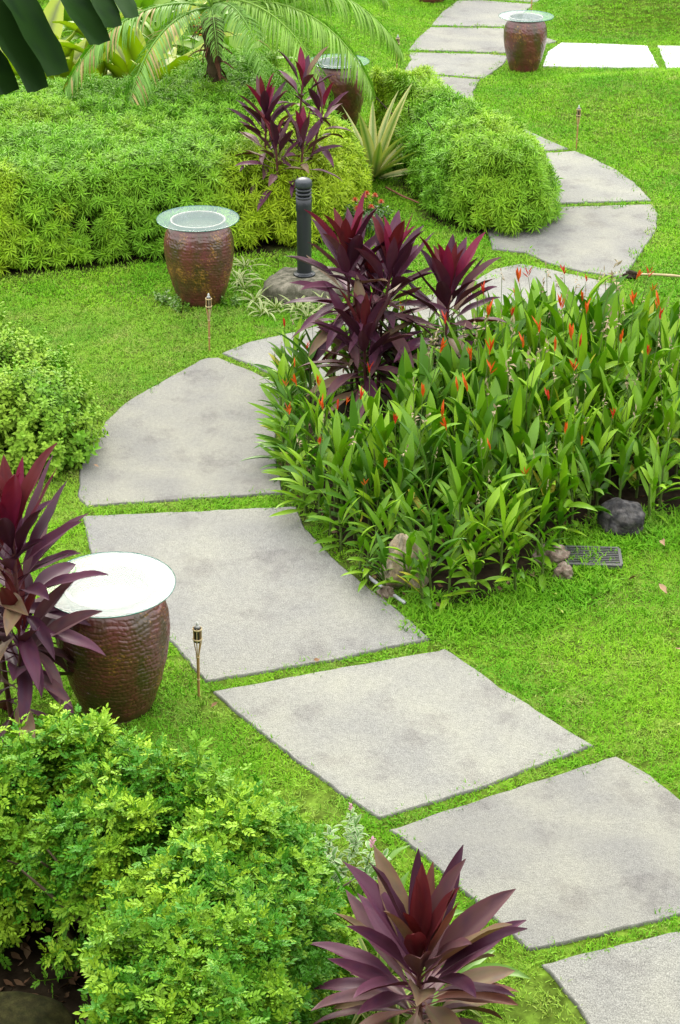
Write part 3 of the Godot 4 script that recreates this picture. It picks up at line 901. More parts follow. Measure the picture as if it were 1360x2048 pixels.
# ---------- palm ----------
func frond(L: float, rise: float, fall: float, pairs: int, leaflet: float, wid: float, hang: float, col: Color, tip: Color) -> ArrayMesh:
	var mb := MB.new()
	var pts: Array = []; var rads: Array = []
	var p := Vector3.ZERO
	var n := 14
	for k in n + 1:
		pts.append(p); rads.append(lerpf(0.016, 0.003, float(k) / n))
		var a := lerpf(rise, fall, pow(float(k) / n, 0.9))
		p += Vector3(0, sin(a), cos(a)) * L / n
	tube(mb, pts, rads, 5, col * 1.1)
	for k in pairs:
		var t := 0.12 + 0.88 * float(k) / pairs
		var f := t * n
		var i0 := mini(int(f), n - 1)
		var at: Vector3 = (pts[i0] as Vector3).lerp(pts[i0 + 1], f - i0)
		var d: Vector3 = (pts[i0 + 1] - pts[i0]).normalized()
		for sd in [-1, 1]:
			var ll := leaflet * (0.45 + 0.75 * sin(PI * clampf(t * 0.9 + 0.06, 0, 1))) * rf(0.85, 1.12)
			var g := rf(0.8, 1.2)
			var dir := (Vector3(sd, 0, 0) * 0.8 + d * rf(0.5, 0.75) + Vector3(0, rf(-0.05, 0.25), 0)).normalized()
			var x := Vector3.UP.cross(dir).normalized()
			var c := col * g
			if rng.randf() < tip.a: c = Color(tip.r, tip.g, tip.b)
			c.a = 1
			leaf(mb, Transform3D(Basis(x, dir.cross(x), dir), at), {"len": ll, "wid": wid, "seg": 4, "fold": 0.5, "droop": hang * rf(0.7, 1.2), "peak": 0.35, "c": c})
	return mb.mesh()

func build_palm() -> void:
	var lm := mat(W, 0.45, 0.45, Color(0.5, 0.7, 0.2))
	var at := Vector3(-1.42, 0, -19.85)
	var o := thing("palm_tree", "small feathery palm with arching fronds rising out of the long hedge", "palm", at)
	var mb := MB.new()
	var prof: Array = []
	for k in 40:
		var y := -0.1 + k * 0.043
		prof.append(Vector2(0.068 + 0.016 * (k % 3) / 2.0 + (0.05 * smoothstep(1.0, 1.5, y)), y))
	lathe(mb, prof, 14, W)
	var tr := put(o, "trunk", mb.mesh(), mat(Color(0.11, 0.075, 0.045), 0.95, 0.2))
	for k in 44:
		var m2 := MB.new()
		leaf(m2, Transform3D(), {"len": rf(0.16, 0.34), "wid": 0.06, "seg": 4, "fold": 0.5, "droop": rf(0.2, 1.2), "peak": 0.25, "blunt": 0.4})
		put(tr, "frond_stub", m2.mesh(), mat(Color(0.17, 0.075, 0.045), 0.9, 0.2), aim(Vector3(0, rf(0.95, 1.55), 0), rf(0, TAU), rf(-1.2, 0.6)))
	var green := Color(0.20, 0.42, 0.05)
	var pale := Color(0.29, 0.52, 0.06)
	var kinds := [frond(1.9, 0.75, -1.0, 66, 0.30, 0.018, 1.2, green, Color(0.4, 0.34, 0.1, 0.02)), frond(2.2, 0.55, -1.1, 80, 0.42, 0.018, 1.7, pale, Color(0.4, 0.34, 0.1, 0.02)),
		frond(1.75, 0.35, -1.15, 64, 0.30, 0.018, 1.3, green, Color(0.48, 0.37, 0.12, 0.2)), frond(1.5, 1.2, -0.5, 46, 0.3, 0.015, 0.8, pale, Color(0.3, 0.3, 0.1, 0.0))]
	var crown := Vector3(0, 1.66, 0)
	# direction (degrees, 0 is right, 90 towards the house), rise of the frond, kind, size
	for f in [[6, 0.05, 1, 1.1], [24, -0.05, 1, 1.05], [40, -0.2, 1, 0.95], [62, -0.25, 0, 0.85], [84, -0.1, 0, 0.62], [104, 0.0, 3, 0.55], [128, -0.2, 2, 1.15], [152, 0.0, 2, 1.2], [215, 0.25, 0, 0.85], [265, 0.2, 0, 0.9], [298, 0.2, 1, 0.85], [328, 0.15, 0, 1.0], [350, 0.3, 1, 1.0], [75, 0.35, 3, 0.8], [190, 0.4, 3, 0.9], [310, 0.4, 3, 0.9], [20, 0.35, 0, 1.0]]:
		put(o, "frond", kinds[f[2]], lm, aim(crown + Vector3(0, rf(-0.06, 0.1), 0), deg_to_rad(f[0]), f[1], rf(-0.15, 0.15), f[3]))

	# the dark broad-leaved palm whose nearest frond hangs into the upper left of the view
	var dm := mat(Color(0.026, 0.075, 0.013), 0.5, 0.18, Color(0.2, 0.35, 0.1))  # dark green; the shade the frond hangs in is put into this colour
	var base := Vector3(-2.3, 0, -3.3)
	var q := thing("broad_leaf_palm", "dark green shade toned broad leaved palm frond hanging into the top left corner", "palm", base)
	var tb := MB.new()
	tube(tb, [Vector3(0, -0.1, 0), Vector3(0.05, 2.5, 0.05), Vector3(0, 5.2, 0)], [0.10, 0.085, 0.07], 12, W)
	put(q, "trunk", tb.mesh(), mat(Color(0.12, 0.10, 0.07), 0.95, 0.2))
	for f in [[Vector3(-0.38, 5.125, -3.3), 1], [Vector3(-0.9, 5.75, -2.7), 0], [Vector3(-0.8, 5.8, -4.0), 0], [Vector3(-2.5, 5.6, -4.8), 0], [Vector3(-3.8, 5.6, -3.2), 0], [Vector3(-2.5, 5.7, -1.9), 0]]:
		var mb2 := MB.new()
		var top := Vector3(0, 5.15, 0)
		var end: Vector3 = f[0] - base
		var rp: Array = []; var rr: Array = []
		for k in 9:
			var t := k / 8.0
			rp.append(top.lerp(end, t) + Vector3(0, (0.03 if f[1] == 1 else 0.25) * sin(t * PI), 0)); rr.append(lerpf(0.02, 0.006, t))
		tube(mb2, rp, rr, 6, W)
		var fr := put(q, "frond", mb2.mesh(), dm)
		var ends: Array = []
		if f[1] == 1:
			ends = [[Vector3(-0.762, 5.11, -3.3), Vector3(-0.604, 4.944, -3.2)], [Vector3(-0.696, 5.128, -3.3), Vector3(-0.55, 4.948, -3.2)], [Vector3(-0.631, 5.137, -3.3), Vector3(-0.512, 4.974, -3.2)], [Vector3(-0.539, 5.146, -3.3), Vector3(-0.439, 5.019, -3.2)], [Vector3(-0.466, 5.137, -3.3), Vector3(-0.41, 5.048, -3.2)], [Vector3(-0.426, 5.128, -3.3), Vector3(-0.375, 5.068, -3.2)]]
			for k in 6: ends.append([ends[k][0], ends[k][0] + Vector3(0.12, -0.02, -0.26)])
			for k in 4: ends.append([Vector3(-0.83 - 0.09 * k, 5.12, -3.3), Vector3(-0.67 - 0.08 * k, 4.96, -3.18)])
		else:
			for k in 12:
				var t := 0.4 + 0.6 * (k / 2) / 5.0
				var at2: Vector3 = base + top.lerp(end, t) + Vector3(0, 0.25 * sin(t * PI), 0)
				var out := (end - top).normalized()
				ends.append([at2, at2 + (out * 0.5 + out.cross(Vector3.UP) * (1 if k % 2 == 0 else -1) * 0.7 + Vector3(0, -0.4, 0)).normalized() * 0.34])
		for e in ends:
			var dv: Vector3 = e[1] - e[0]
			var dir := dv.normalized()
			var m3 := MB.new()
			leaf(m3, Transform3D(), {"len": dv.length() * 1.03, "wid": dv.length() * rf(0.28, 0.33), "seg": 9, "strap": true, "five": true, "streak": 0.4, "rib": Color(2.2, 2.0, 1.6), "peak": 0.8, "fold": rf(0.25, 0.45), "droop": rf(0.0, 0.2), "blunt": rf(0.3, 0.5), "wave": 0.04, "c": W})
			var x := Vector3.UP.cross(dir).normalized()
			put(fr, "leaflet", m3.mesh(), dm, Transform3D(Basis(x, dir.cross(x), dir), e[0] - base))

# ---------- pots ----------
func pot_radius(y: float) -> float:
	var k := [[0.0, 0.205], [0.06, 0.228], [0.2, 0.272], [0.36, 0.310], [0.5, 0.328], [0.6, 0.326], [0.67, 0.310], [0.72, 0.285], [0.745, 0.262]]
	for j in k.size() - 1:
		if y <= k[j + 1][0]:
			return lerpf(k[j][1], k[j + 1][1], smoothstep(0, 1, (y - k[j][0]) / (k[j + 1][0] - k[j][0])) * 0.35 + 0.65 * (y - k[j][0]) / (k[j + 1][0] - k[j][0]))
	return 0.262

func pot_mesh(seg: int, rows: int, ochre: float, sd: float) -> ArrayMesh:
	var mb := MB.new()
	for r in rows + 1:
		var y := 0.745 * r / rows
		for j in seg:
			var a := TAU * j / seg
			var x := cos(a); var z := sin(a)
			var wob := nz.get_noise_3d(x * 1.4 + sd, y * 3.0, z * 1.4) * 0.8
			var v := y / 0.028 + wob * 1.3
			var row := floorf(v)
			var u := a / TAU * 46.0 + fmod(absf(row), 2.0) * 0.5 + nz.get_noise_3d(x * 3 + row * 7.7, y * 5 + sd, z * 3) * 0.7
			var ev := absf(v - row - 0.5) * 2.0
			var eu := absf(u - floorf(u) - 0.5) * 2.0
			var grip := smoothstep(0.03, 0.10, y) * smoothstep(0.745, 0.72, y)
			var groove := maxf(smoothstep(0.66, 0.95, ev), smoothstep(0.70, 0.96, eu) * 0.75)
			var cell := nz.get_noise_2d(row * 13.1 + sd, floorf(u) * 7.3)
			var lump := nz.get_noise_3d(x * 9 + sd, y * 28, z * 9)
			var d := (-0.005 * groove + 0.0025 * lump + 0.0025 * cell) * grip
			var rr := pot_radius(y) + d
			var fl := 0.8 * nz.get_noise_3d(x * 1.5 + sd * 3, y * 3, z * 1.5) + 1.0 * nz.get_noise_3d(x * 22, y * 75 + sd, z * 22)
			var c := Color(0.175, 0.042, 0.042).lerp(Color(0.085, 0.048, 0.022), clampf(0.5 + 1.3 * nz.get_noise_3d(x * 1.6 + 4 + sd, y * 3, z * 1.6), 0, 1))
			c = c.lerp(Color(0.50, 0.25, 0.05), clampf((fl - 0.42 + ochre) * 2.6, 0, 0.85))
			mb.p(Vector3(x * rr, y, z * rr), c)
	for r in rows:
		for j in seg:
			var a := r * seg + j
			var b := r * seg + (j + 1) % seg
			mb.q(a, b, b + seg, a + seg)
	return mb.mesh()

func build_pots() -> void:
	var glaze := mat(W, 0.30, 0.6)
	var rim_mat := mat(Color(0.10, 0.035, 0.032), 0.35, 0.5)
	var water_mat := mat(Color(0.10, 0.085, 0.055), 0.08, 0.5)
	var glass := StandardMaterial3D.new()
	glass.transparency = BaseMaterial3D.TRANSPARENCY_ALPHA
	glass.albedo_color = Color(0.85, 0.97, 0.95, 0.10)
	glass.roughness = 0.02
	glass.metallic_specular = 0.19
	var edge_mat := mat(Color(0.05, 0.22, 0.19), 0.15, 0.6)
	var near_mesh := pot_mesh(320, 150, -0.12, 1.0)
	var mid_mesh := pot_mesh(220, 90, 0.1, 5.0)
	var far_mesh := pot_mesh(140, 60, -0.05, 9.0)
	var rim := MB.new()
	lathe(rim, [Vector2(0.262, 0.738), Vector2(0.25, 0.752), Vector2(0.243, 0.765), Vector2(0.252, 0.785), Vector2(0.262, 0.795), Vector2(0.258, 0.802), Vector2(0.24, 0.802), Vector2(0.228, 0.79), Vector2(0.226, 0.7)], 96, W, Vector3.ZERO, false, false)
	var rim_mesh := rim.mesh()
	var wb := MB.new()
	lathe(wb, [Vector2(0.232, 0.725), Vector2(0.232, 0.735)], 64, W)
	var water_mesh := wb.mesh()
	var fb := MB.new()
	lathe(fb, [Vector2(0.18, -0.03), Vector2(0.204, -0.02), Vector2(0.206, 0.004)], 64, W)
	var foot_mesh := fb.mesh()
	var gb := MB.new()
	lathe(gb, [Vector2(0.366, 0.0), Vector2(0.370, 0.001), Vector2(0.370, 0.009), Vector2(0.366, 0.010)], 128, W)
	var disc_mesh := gb.mesh()
	var eb := MB.new()
	lathe(eb, [Vector2(0.3715, 0.0005), Vector2(0.374, 0.0025), Vector2(0.374, 0.0075), Vector2(0.3715, 0.0095), Vector2(0.3715, 0.0005)], 128, W, Vector3.ZERO, false, false)
	var edge_mesh := eb.mesh()
	var specs := [
		[Vector3(-1.30, 0, -8.56), 1.0, near_mesh, "large maroon brown pot with brick like relief beside the near torch", "round clear glass top on the near maroon pot"],
		[Vector3(-1.28, 0, -15.2), 0.97, mid_mesh, "maroon pot flecked with ochre standing before the long hedge", "round glass top on the ochre flecked pot by the hedge"],
		[Vector3(2.52, 0, -24.1), 0.9, far_mesh, "dark glazed brown pot on the lawn where the side path branches off", "round glass top on the dark pot by the side path"],
		[Vector3(-0.02, 0, -21.15), 1.0, far_mesh, "brown pot half hidden behind palm fronds and the reddish cordyline", "round glass top behind the drooping palm fronds"],
		[Vector3(1.47, 0, -28.75), 1.0, far_mesh, "brown pot cut off by the top edge beside the farthest slabs", "round glass top on the pot farthest up the path"]]
	for s in specs:
		var k: float = s[1]
		var at: Vector3 = s[0]
		var o := thing("garden_pot", s[3], "pot", at, "brown garden pots with glass tops")
		var xf := Transform3D(Basis().scaled(Vector3.ONE * k), Vector3.ZERO)
		put(o, "body", s[2], glaze, xf)
		put(o, "foot", foot_mesh, rim_mat, xf)
		put(o, "rim", rim_mesh, rim_mat, xf)
		put(o, "water", water_mesh, water_mat, xf)
		var g := thing("glass_top", s[4], "glass top", at + Vector3(0, 0.8025 * k, 0), "round glass tops on the pots")
		put(g, "pane", disc_mesh, glass)
		put(g, "polished_edge", edge_mesh, edge_mat)

# ---------- torches ----------
func ring(mb: MB, r: float, y: float, h: float, t: float) -> void:
	lathe(mb, [Vector2(r - t, y), Vector2(r, y), Vector2(r + t * 0.4, y + h * 0.5), Vector2(r, y + h), Vector2(r - t, y + h), Vector2(r - t, y)], 24, W, Vector3.ZERO, false, false)

func build_torches() -> void:
	var cane := mat(Color(0.50, 0.29, 0.11), 0.55, 0.4)
	var pale := mat(Color(0.70, 0.55, 0.30), 0.6, 0.4)
	var tin := mat(Color(0.02, 0.018, 0.016), 0.35, 0.5)
	var cap := mat(Color(0.45, 0.45, 0.44), 0.4, 0.5)
	var white := mat(Color(0.8, 0.8, 0.77), 0.8, 0.3)
	var a := MB.new()
	tube(a, [Vector3(0, -0.08, 0), Vector3(0, 0.12, 0), Vector3(0.001, 0.3, 0)], [0.006, 0.0085, 0.0095], 10, W)
	var pole := a.mesh()
	var strip_mb := MB.new()
	tube(strip_mb, [Vector3(0.006, 0.29, 0), Vector3(0.012, 0.335, 0), Vector3(0.0225, 0.39, 0), Vector3(0.024, 0.495, 0)], [0.0028, 0.003, 0.003, 0.003], 5, W)
	var strip := strip_mb.mesh()
	var b := MB.new()
	lathe(b, [Vector2(0.017, 0.395), Vector2(0.0205, 0.40), Vector2(0.0205, 0.492), Vector2(0.018, 0.497)], 24, W)
	var can := b.mesh()
	var c := MB.new()
	ring(c, 0.0275, 0.413, 0.010, 0.004)
	var band_low := c.mesh()
	var d := MB.new()
	ring(d, 0.0275, 0.480, 0.010, 0.004)
	var band_high := d.mesh()
	var e := MB.new()
	ring(e, 0.0105, 0.13, 0.008, 0.003)
	var tie := e.mesh()
	var e2 := MB.new()
	ring(e2, 0.0115, 0.288, 0.008, 0.003)
	var tie2 := e2.mesh()
	var f := MB.new()
	lathe(f, [Vector2(0.016, 0.497), Vector2(0.016, 0.503), Vector2(0.010, 0.508), Vector2(0.008, 0.512)], 20, W)
	var lid := f.mesh()
	var g := MB.new()
	lathe(g, [Vector2(0.007, 0.512), Vector2(0.0085, 0.520), Vector2(0.006, 0.530), Vector2(0.002, 0.534)], 12, W)
	var wick := g.mesh()
	var spots := [[Vector3(-0.83, 0, -8.62), "small bamboo torch in the grass in front of the near pot", 2.0], [Vector3(-1.12, 0, -13.95), "small bamboo torch at the outer corner of the path bend", -1.0],
		[Vector3(2.77, 0, -20.16), "small bamboo torch on the right lawn above the far bend", 1.0], [Vector3(0.77, 0, -23.85), "small bamboo torch left of the far slabs", -1.0], [Vector3(2.95, 0, -27.5), "small bamboo torch behind the dark pot by the side path", 0.5]]
	for s in spots:
		var o := thing("bamboo_torch", s[1], "torch", s[0] + Vector3(0, height(Vector2(s[0].x, s[0].z)), 0), "small bamboo torches")
		o.rotation_degrees = Vector3(s[2], 30 * s[2], s[2] * 0.6)
		put(o, "pole", pole, cane)
		for k in 7: put(o, "splint", strip, pale if k % 2 == 0 else cane, Transform3D(Basis(Vector3.UP, TAU * k / 7.0), Vector3.ZERO))
		put(o, "oil_can", can, tin)
		put(o, "band", band_low, pale); put(o, "band", band_high, pale)
		put(o, "tie", tie, pale); put(o, "tie", tie2, pale)
		put(o, "lid", lid, cap)
		put(o, "wick", wick, white)

# ---------- bollard ----------
func build_bollard() -> void:
	var st := MB.new()
	var seg := 72
	var prof := [[0.47, -0.06], [0.50, 0.02], [0.49, 0.10], [0.455, 0.135], [0.40, 0.158], [0.30, 0.168], [0.2, 0.172], [0.1, 0.172]]
	var base := Vector3(-0.30, 0, -15.42)
	for r in prof.size():
		for j in seg:
			var a := TAU * j / seg
			var n := nz.get_noise_2d(cos(a) * 1.6 + 8, sin(a) * 1.6)
			var n2 := nz.get_noise_3d(cos(a) * 6, prof[r][1] * 14, sin(a) * 6)
			var rad: float = prof[r][0] * (0.86 + 0.22 * n) + 0.012 * n2
			var y: float = prof[r][1] + (0.012 * nz.get_noise_2d(cos(a) * rad * 9, sin(a) * rad * 9) if r > 2 and r < 6 else 0.0)
			st.p(Vector3(cos(a) * rad, y, sin(a) * rad * 0.8), Color(1, 1, 1) * (0.9 + 0.35 * n2))
	for r in prof.size() - 1:
		for j in seg:
			var a := r * seg + j
			var b := r * seg + (j + 1) % seg
			st.q(a, b, b + seg, a + seg)
	var c1 := st.p(Vector3(0, 0.172, 0), W)
	for j in seg: st.t(c1, (prof.size() - 1) * seg + j, (prof.size() - 1) * seg + (j + 1) % seg)
	var sm := mat(Color(0.33, 0.315, 0.27), 0.92, 0.25)
	sm.albedo_texture = blotch_texture(512, 31, Color(0.55, 0.56, 0.5), Color(1, 0.98, 0.94), 0.05)
	sm.uv1_triplanar = true
	sm.uv1_world_triplanar = true
	sm.uv1_scale = Vector3.ONE * 1.6
	var s := put(self, "round_stone", st.mesh(), sm, Transform3D(Basis(), base))
	tag(s, "rough grey round stone slab under the black bollard light", "stone")
	var paint := mat(Color(0.022, 0.027, 0.034), 0.42, 0.5)
	var o := thing("bollard_light", "black louvred bollard light standing on the round stone", "bollard", base + Vector3(-0.03, 0.171, 0))
	o.scale = Vector3(1.03, 1.11, 1.03)
	var p := MB.new()
	lathe(p, [Vector2(0.065, 0.0), Vector2(0.065, 0.555), Vector2(0.071, 0.558), Vector2(0.071, 0.60), Vector2(0.069, 0.605), Vector2(0.069, 0.66)], 36, W)
	put(o, "post", p.mesh(), paint)
	var fl := MB.new()
	lathe(fl, [Vector2(0.098, -0.004), Vector2(0.100, 0.012), Vector2(0.096, 0.016), Vector2(0.072, 0.020), Vector2(0.066, 0.03)], 36, W, Vector3.ZERO, true, false)
	put(o, "flange", fl.mesh(), paint)
	for k in 4:
		var bm := MB.new()
		lathe(bm, [Vector2(0.008, 0.014), Vector2(0.008, 0.026), Vector2(0.005, 0.028)], 6, W)
		put(o, "bolt", bm.mesh(), mat(Color(0.25, 0.25, 0.25), 0.4, 0.5), Transform3D(Basis(), Vector3(cos(k * PI / 2 + 0.7) * 0.086, 0, sin(k * PI / 2 + 0.7) * 0.086)))
	for k in 3:
		var lv := MB.new()
		var y := 0.658 + 0.032 * k
		lathe(lv, [Vector2(0.048, y), Vector2(0.07, y + 0.003), Vector2(0.073, y + 0.010), Vector2(0.068, y + 0.021), Vector2(0.048, y + 0.027)], 36, W)
		put(o, "louvre", lv.mesh(), paint)
	var core := MB.new()
	lathe(core, [Vector2(0.047, 0.64), Vector2(0.047, 0.77)], 24, W)
	put(o, "diffuser", core.mesh(), mat(Color(0.06, 0.065, 0.07), 0.3, 0.5))
	var cp := MB.new()
	lathe(cp, [Vector2(0.05, 0.752), Vector2(0.073, 0.755), Vector2(0.076, 0.775), Vector2(0.075, 0.80), Vector2(0.066, 0.815), Vector2(0.045, 0.826), Vector2(0.015, 0.832)], 36, W)
	put(o, "cap", cp.mesh(), mat(Color(0.045, 0.055, 0.068), 0.38, 0.5))

# ---------- small plants ----------
func arching_tuft(called: String, label: String, cat: String, at: Vector3, grp: String, meshes: Array, m: Material, n: int, e0: float, e1: float, s0: float, s1: float) -> Node3D:
	var o := thing(called, label, cat, at + Vector3(0, height(Vector2(at.x, at.z)), 0), grp)
	var az := rf(0, TAU)
	for k in n:
		put(o, "leaf", meshes[rng.randi() % meshes.size()], m, aim(Vector3(0, -0.01, 0), az + k * 2.4 + rf(-0.3, 0.3), lerpf(e0, e1, float(k) / n) + rf(-0.12, 0.12), rf(-0.4, 0.4), rf(s0, s1)))
	return o

func build_small_plants() -> void:
	var lm := mat(W, 0.5, 0.4, Color(0.5, 0.6, 0.25))
	# cream edged sword leaves between the two hedges
	var swords: Array = []
	for k in 6:
		var mb := MB.new()
		leaf(mb, Transform3D(), {"len": 0.98 * rf(0.85, 1.1), "wid": 0.11, "seg": 8, "peak": 0.38, "fold": 0.45, "droop": rf(0.0, 0.5), "five": true, "c": Color(0.62, 0.64, 0.30), "rib": Color(0.2, 0.36, 0.08), "rim": Color(0.78, 0.70, 0.22), "twist": rf(-0.3, 0.3)})
		swords.append(mb.mesh())
	var g1 := "cream striped sword leaved plants"
	arching_tuft("sword_plant", "yellow and green striped sword leaved plant between the two hedges", "plant", Vector3(0.38, 0, -19.0), g1, swords, lm, 26, 0.25, 1.4, 0.75, 1.1)
	arching_tuft("sword_plant", "pale striped sword leaves cut off by the top edge above the right lawn", "plant", Vector3(4.4, 0, -30.6), g1, swords, lm, 22, -0.1, 1.35, 1.0, 1.3)
	arching_tuft("sword_plant", "pale striped sword leaves in the top right corner", "plant", Vector3(5.7, 0, -30.2), g1, swords, lm, 22, -0.1, 1.35, 1.0, 1.3)
	# spider plants round the stone
	var straps: Array = []
	for k in 5:
		var mb := MB.new()
		leaf(mb, Transform3D(), {"len": 0.23 * rf(0.8, 1.2), "wid": 0.021, "seg": 6, "peak": 0.4, "fold": 0.5, "droop": rf(0.8, 1.9), "five": true, "c": Color(0.30, 0.40, 0.12), "rib": Color(0.2, 0.34, 0.08), "rim": Color(0.80, 0.76, 0.42)})
		straps.append(mb.mesh())
	for s in [[-0.96, -15.75, "by the ochre flecked pot"], [-0.9, -15.5, "beside the ochre flecked pot and the stone"], [-0.92, -16.1, "at the foot of the hedge left of the stone"], [-0.78, -15.15, "in front of the stone, leftmost"], [-0.58, -14.98, "in front of the stone"], [-0.38, -14.92, "in front of the stone near the cordyline"], [-0.2, -14.9, "close behind the tall cordyline"], [-0.7, -14.85, "on the lawn edge before the stone"], [-0.08, -14.9, "at the slab edge behind the tall cordyline"], [-0.3, -14.75, "between the stone and the slabs"]]:
		arching_tuft("spider_plant", "cream edged spider plant " + s[2], "plant", Vector3(s[0], 0, s[1]), "spider plants round the stone", straps, lm, 16, 0.3, 1.35, 0.8, 1.2)
	# striped leaves behind the nearest cordyline
	var wide: Array = []
	for k in 4:
		var mb := MB.new()
		leaf(mb, Transform3D(), {"len": 0.34 * rf(0.85, 1.2), "wid": 0.034, "seg": 6, "peak": 0.4, "fold": 0.4, "droop": rf(0.5, 1.4), "five": true, "c": Color(0.30, 0.42, 0.06), "rib": Color(0.13, 0.30, 0.03), "rim": Color(0.66, 0.66, 0.22)})
		wide.append(mb.mesh())
	for s in [[0.16, -6.15, "left"], [0.36, -6.2, "right"], [0.22, -5.75, "lower"]]:
		arching_tuft("striped_plant", "yellow striped leafy plant behind the bronze cordyline, the %s one" % s[2], "plant", Vector3(s[0], 0, s[1]), "striped plants by the bronze cordyline", wide, lm, 16, 0.3, 1.4, 0.8, 1.2)
	var gl := mat(Color(0.17, 0.36, 0.03), 0.42, 0.5, Color(0.5, 0.7, 0.2))
	for s in [[0.18, -6.42, "behind the bronze cordyline"], [0.5, -6.2, "between the bronze cordyline and the slab"], [0.05, -6.75, "at the edge of the glossy shrub"]]:
		arching_tuft("heliconia", "young bright green heliconia shoot " + s[2], "plant", Vector3(s[0], 0, s[1]), "young heliconias by the near shrub", hel_leaves, gl, 7, 0.6, 1.45, 0.9, 1.25)
	# pale variegated bushlet with pink bracts at the rim of the near shrub
	var vs: Array = []
	for k in 3:
		var mb := MB.new()
		tube(mb, [Vector3(0, -0.03, 0), Vector3(0.02, 0.2, 0), Vector3(0.0, 0.38, 0.02)], [0.005, 0.004, 0.002], 5, Color(0.15, 0.25, 0.06))
		for j in 22:
			var t := j / 22.0
			leaf(mb, aim(Vector3(0.01, 0.1 + 0.28 * t, 0.01), j * 2.4, rf(0.2, 1.0), rf(-0.4, 0.4)), {"len": rf(0.06, 0.09), "wid": 0.03, "seg": 4, "five": true, "fold": 0.3, "droop": 0.6, "c": Color(0.25, 0.42, 0.14), "rib": Color(0.14, 0.34, 0.06), "rim": Color(0.68, 0.74, 0.5)})
		vs.append(mb.mesh())
	var bract := MB.new()
	for j in 10:
		leaf(bract, aim(Vector3(0, 0.006 * j, 0), j * 2.4, 0.9, 0), {"len": 0.03, "wid": 0.018, "seg": 3, "droop": 0.4, "c": Color(0.72, 0.38, 0.5)})
	var bm := bract.mesh()
	var vo := thing("variegated_bush", "low white edged bushlet with pink bracts between glossy shrub and lawn", "plant", Vector3(0.02, 0, -7.0))
	for k in 12:
		var p := Vector3(rf(-0.26, 0.16), 0, rf(-0.2, 0.32))
		var xf := stand(p, Vector3(rf(-0.4, 0.4), 1, rf(-0.4, 0.4)), rf(0, TAU), rf(0.6, 0.95))
		var sp := put(vo, "shoot", vs[k % 3], lm, xf)
		if k % 6 == 0: put(sp, "pink_bract", bm, lm, Transform3D(Basis(), Vector3(0, 0.38, 0.02)))
	# red flowering bush behind the tall cordyline
	var ixm := mat(Color(0.06, 0.16, 0.02), 0.4, 0.5, Color(0.4, 0.6, 0.2))
	var ix := thing("flowering_bush", "small dark green bush with coral red flower heads behind the tall cordyline", "plant", Vector3(0.27, 0, -17.0))
	var spr := [leafy_sprig(14, 0.07, 0.14), leafy_sprig(12, 0.06, 0.12)]
	for k in 46:
		var a := rf(0, TAU); var r := 0.2 * sqrt(rf(0, 1))
		put(ix, "sprig", spr[k % 2], ixm, stand(Vector3(cos(a) * r, rf(0.08, 0.28) * (1.2 - r * 2), sin(a) * r), Vector3(cos(a) * 0.6, 1, sin(a) * 0.6), rf(0, TAU), rf(0.7, 1.0)))
	var fh := MB.new()
	for j in 34:
		leaf(fh, aim(Vector3.ZERO, j * 2.4, lerpf(0.0, 1.5, j / 34.0), 0), {"len": 0.035, "wid": 0.012, "seg": 2, "droop": 0.3, "peak": 0.7, "c": Color(0.80, 0.12, 0.07) * rf(0.8, 1.15)})
	var fhm := fh.mesh()
	for s in [[-0.12, 0.40, 0.05], [-0.03, 0.43, 0.02], [0.08, 0.43, 0.0], [0.14, 0.39, 0.08], [0.04, 0.36, 0.15], [-0.1, 0.34, 0.14], [0.12, 0.24, 0.2], [0.0, 0.42, -0.1]]:
		put(ix, "flower_head", fhm, lm, Transform3D(Basis().scaled(Vector3.ONE * 1.15), Vector3(s[0], s[1], s[2])))
		var stem_mb := MB.new()
		tube(stem_mb, [Vector3(s[0] * 0.3, 0, s[2] * 0.3), Vector3(s[0], s[1], s[2])], [0.004, 0.003], 5, W)
		put(ix, "stem", stem_mb.mesh(), ixm)
	# weeds at the foot of the middle pot
	var weed := [leafy_sprig(14, 0.05, 0.07)]
	for s in [[-1.56, -15.05], [-1.45, -14.95], [-1.62, -15.2], [-1.0, -15.05]]:
		var w := thing("weed", "small leafy weed growing at the foot of the ochre flecked pot", "weed", Vector3(s[0], 0, s[1]), "weeds at the pot's foot")
		for k in 6: put(w, "sprig", weed[0], gl, stand(Vector3(rf(-0.07, 0.07), 0.02, rf(-0.07, 0.07)), Vector3(rf(-0.6, 0.6), 1, rf(-0.6, 0.6)), rf(0, TAU), rf(0.7, 1.1)))

# ---------- stones, grate, sticks ----------
func rock(size: Vector3, sd: float, rough: float, c0: Color, c1: Color, veins := 0.0) -> ArrayMesh:
	var mb := MB.new()
	var rows := 36; var seg := 56
	for r in rows + 1:
		var th := PI * r / rows
		for j in seg:
			var a := TAU * j / seg
			var d := Vector3(sin(th) * cos(a), -cos(th), sin(th) * sin(a))
			var k := 1.0 + rough * nz.get_noise_3d(d.x * 0.7 + sd, d.y * 0.7, d.z * 0.7) + rough * 0.10 * nz.get_noise_3d(d.x * 2.2 + sd, d.y * 2.2, d.z * 2.2)
			var e := nz.get_noise_3d(d.x * 2.0 - sd, d.y * 2.0, d.z * 2.0) + 0.6 * nz.get_noise_3d(d.x * 8, d.y * 8 + sd, d.z * 8)
			var vein := smoothstep(0.09, 0.03, absf(nz.get_noise_3d(d.x * 1.6 + sd * 2, d.y * 1.6, d.z * 1.6))) * veins
			mb.p(d * k * size, c0.lerp(c1, clampf(0.35 + e * 1.3, 0, 1)).lerp(Color(0.09, 0.08, 0.075), vein * 0.75))
	for r in rows:
		for j in seg:
			var a := r * seg + j
			var b := r * seg + (j + 1) % seg
			mb.q(a, b, b + seg, a + seg)
	return mb.mesh()

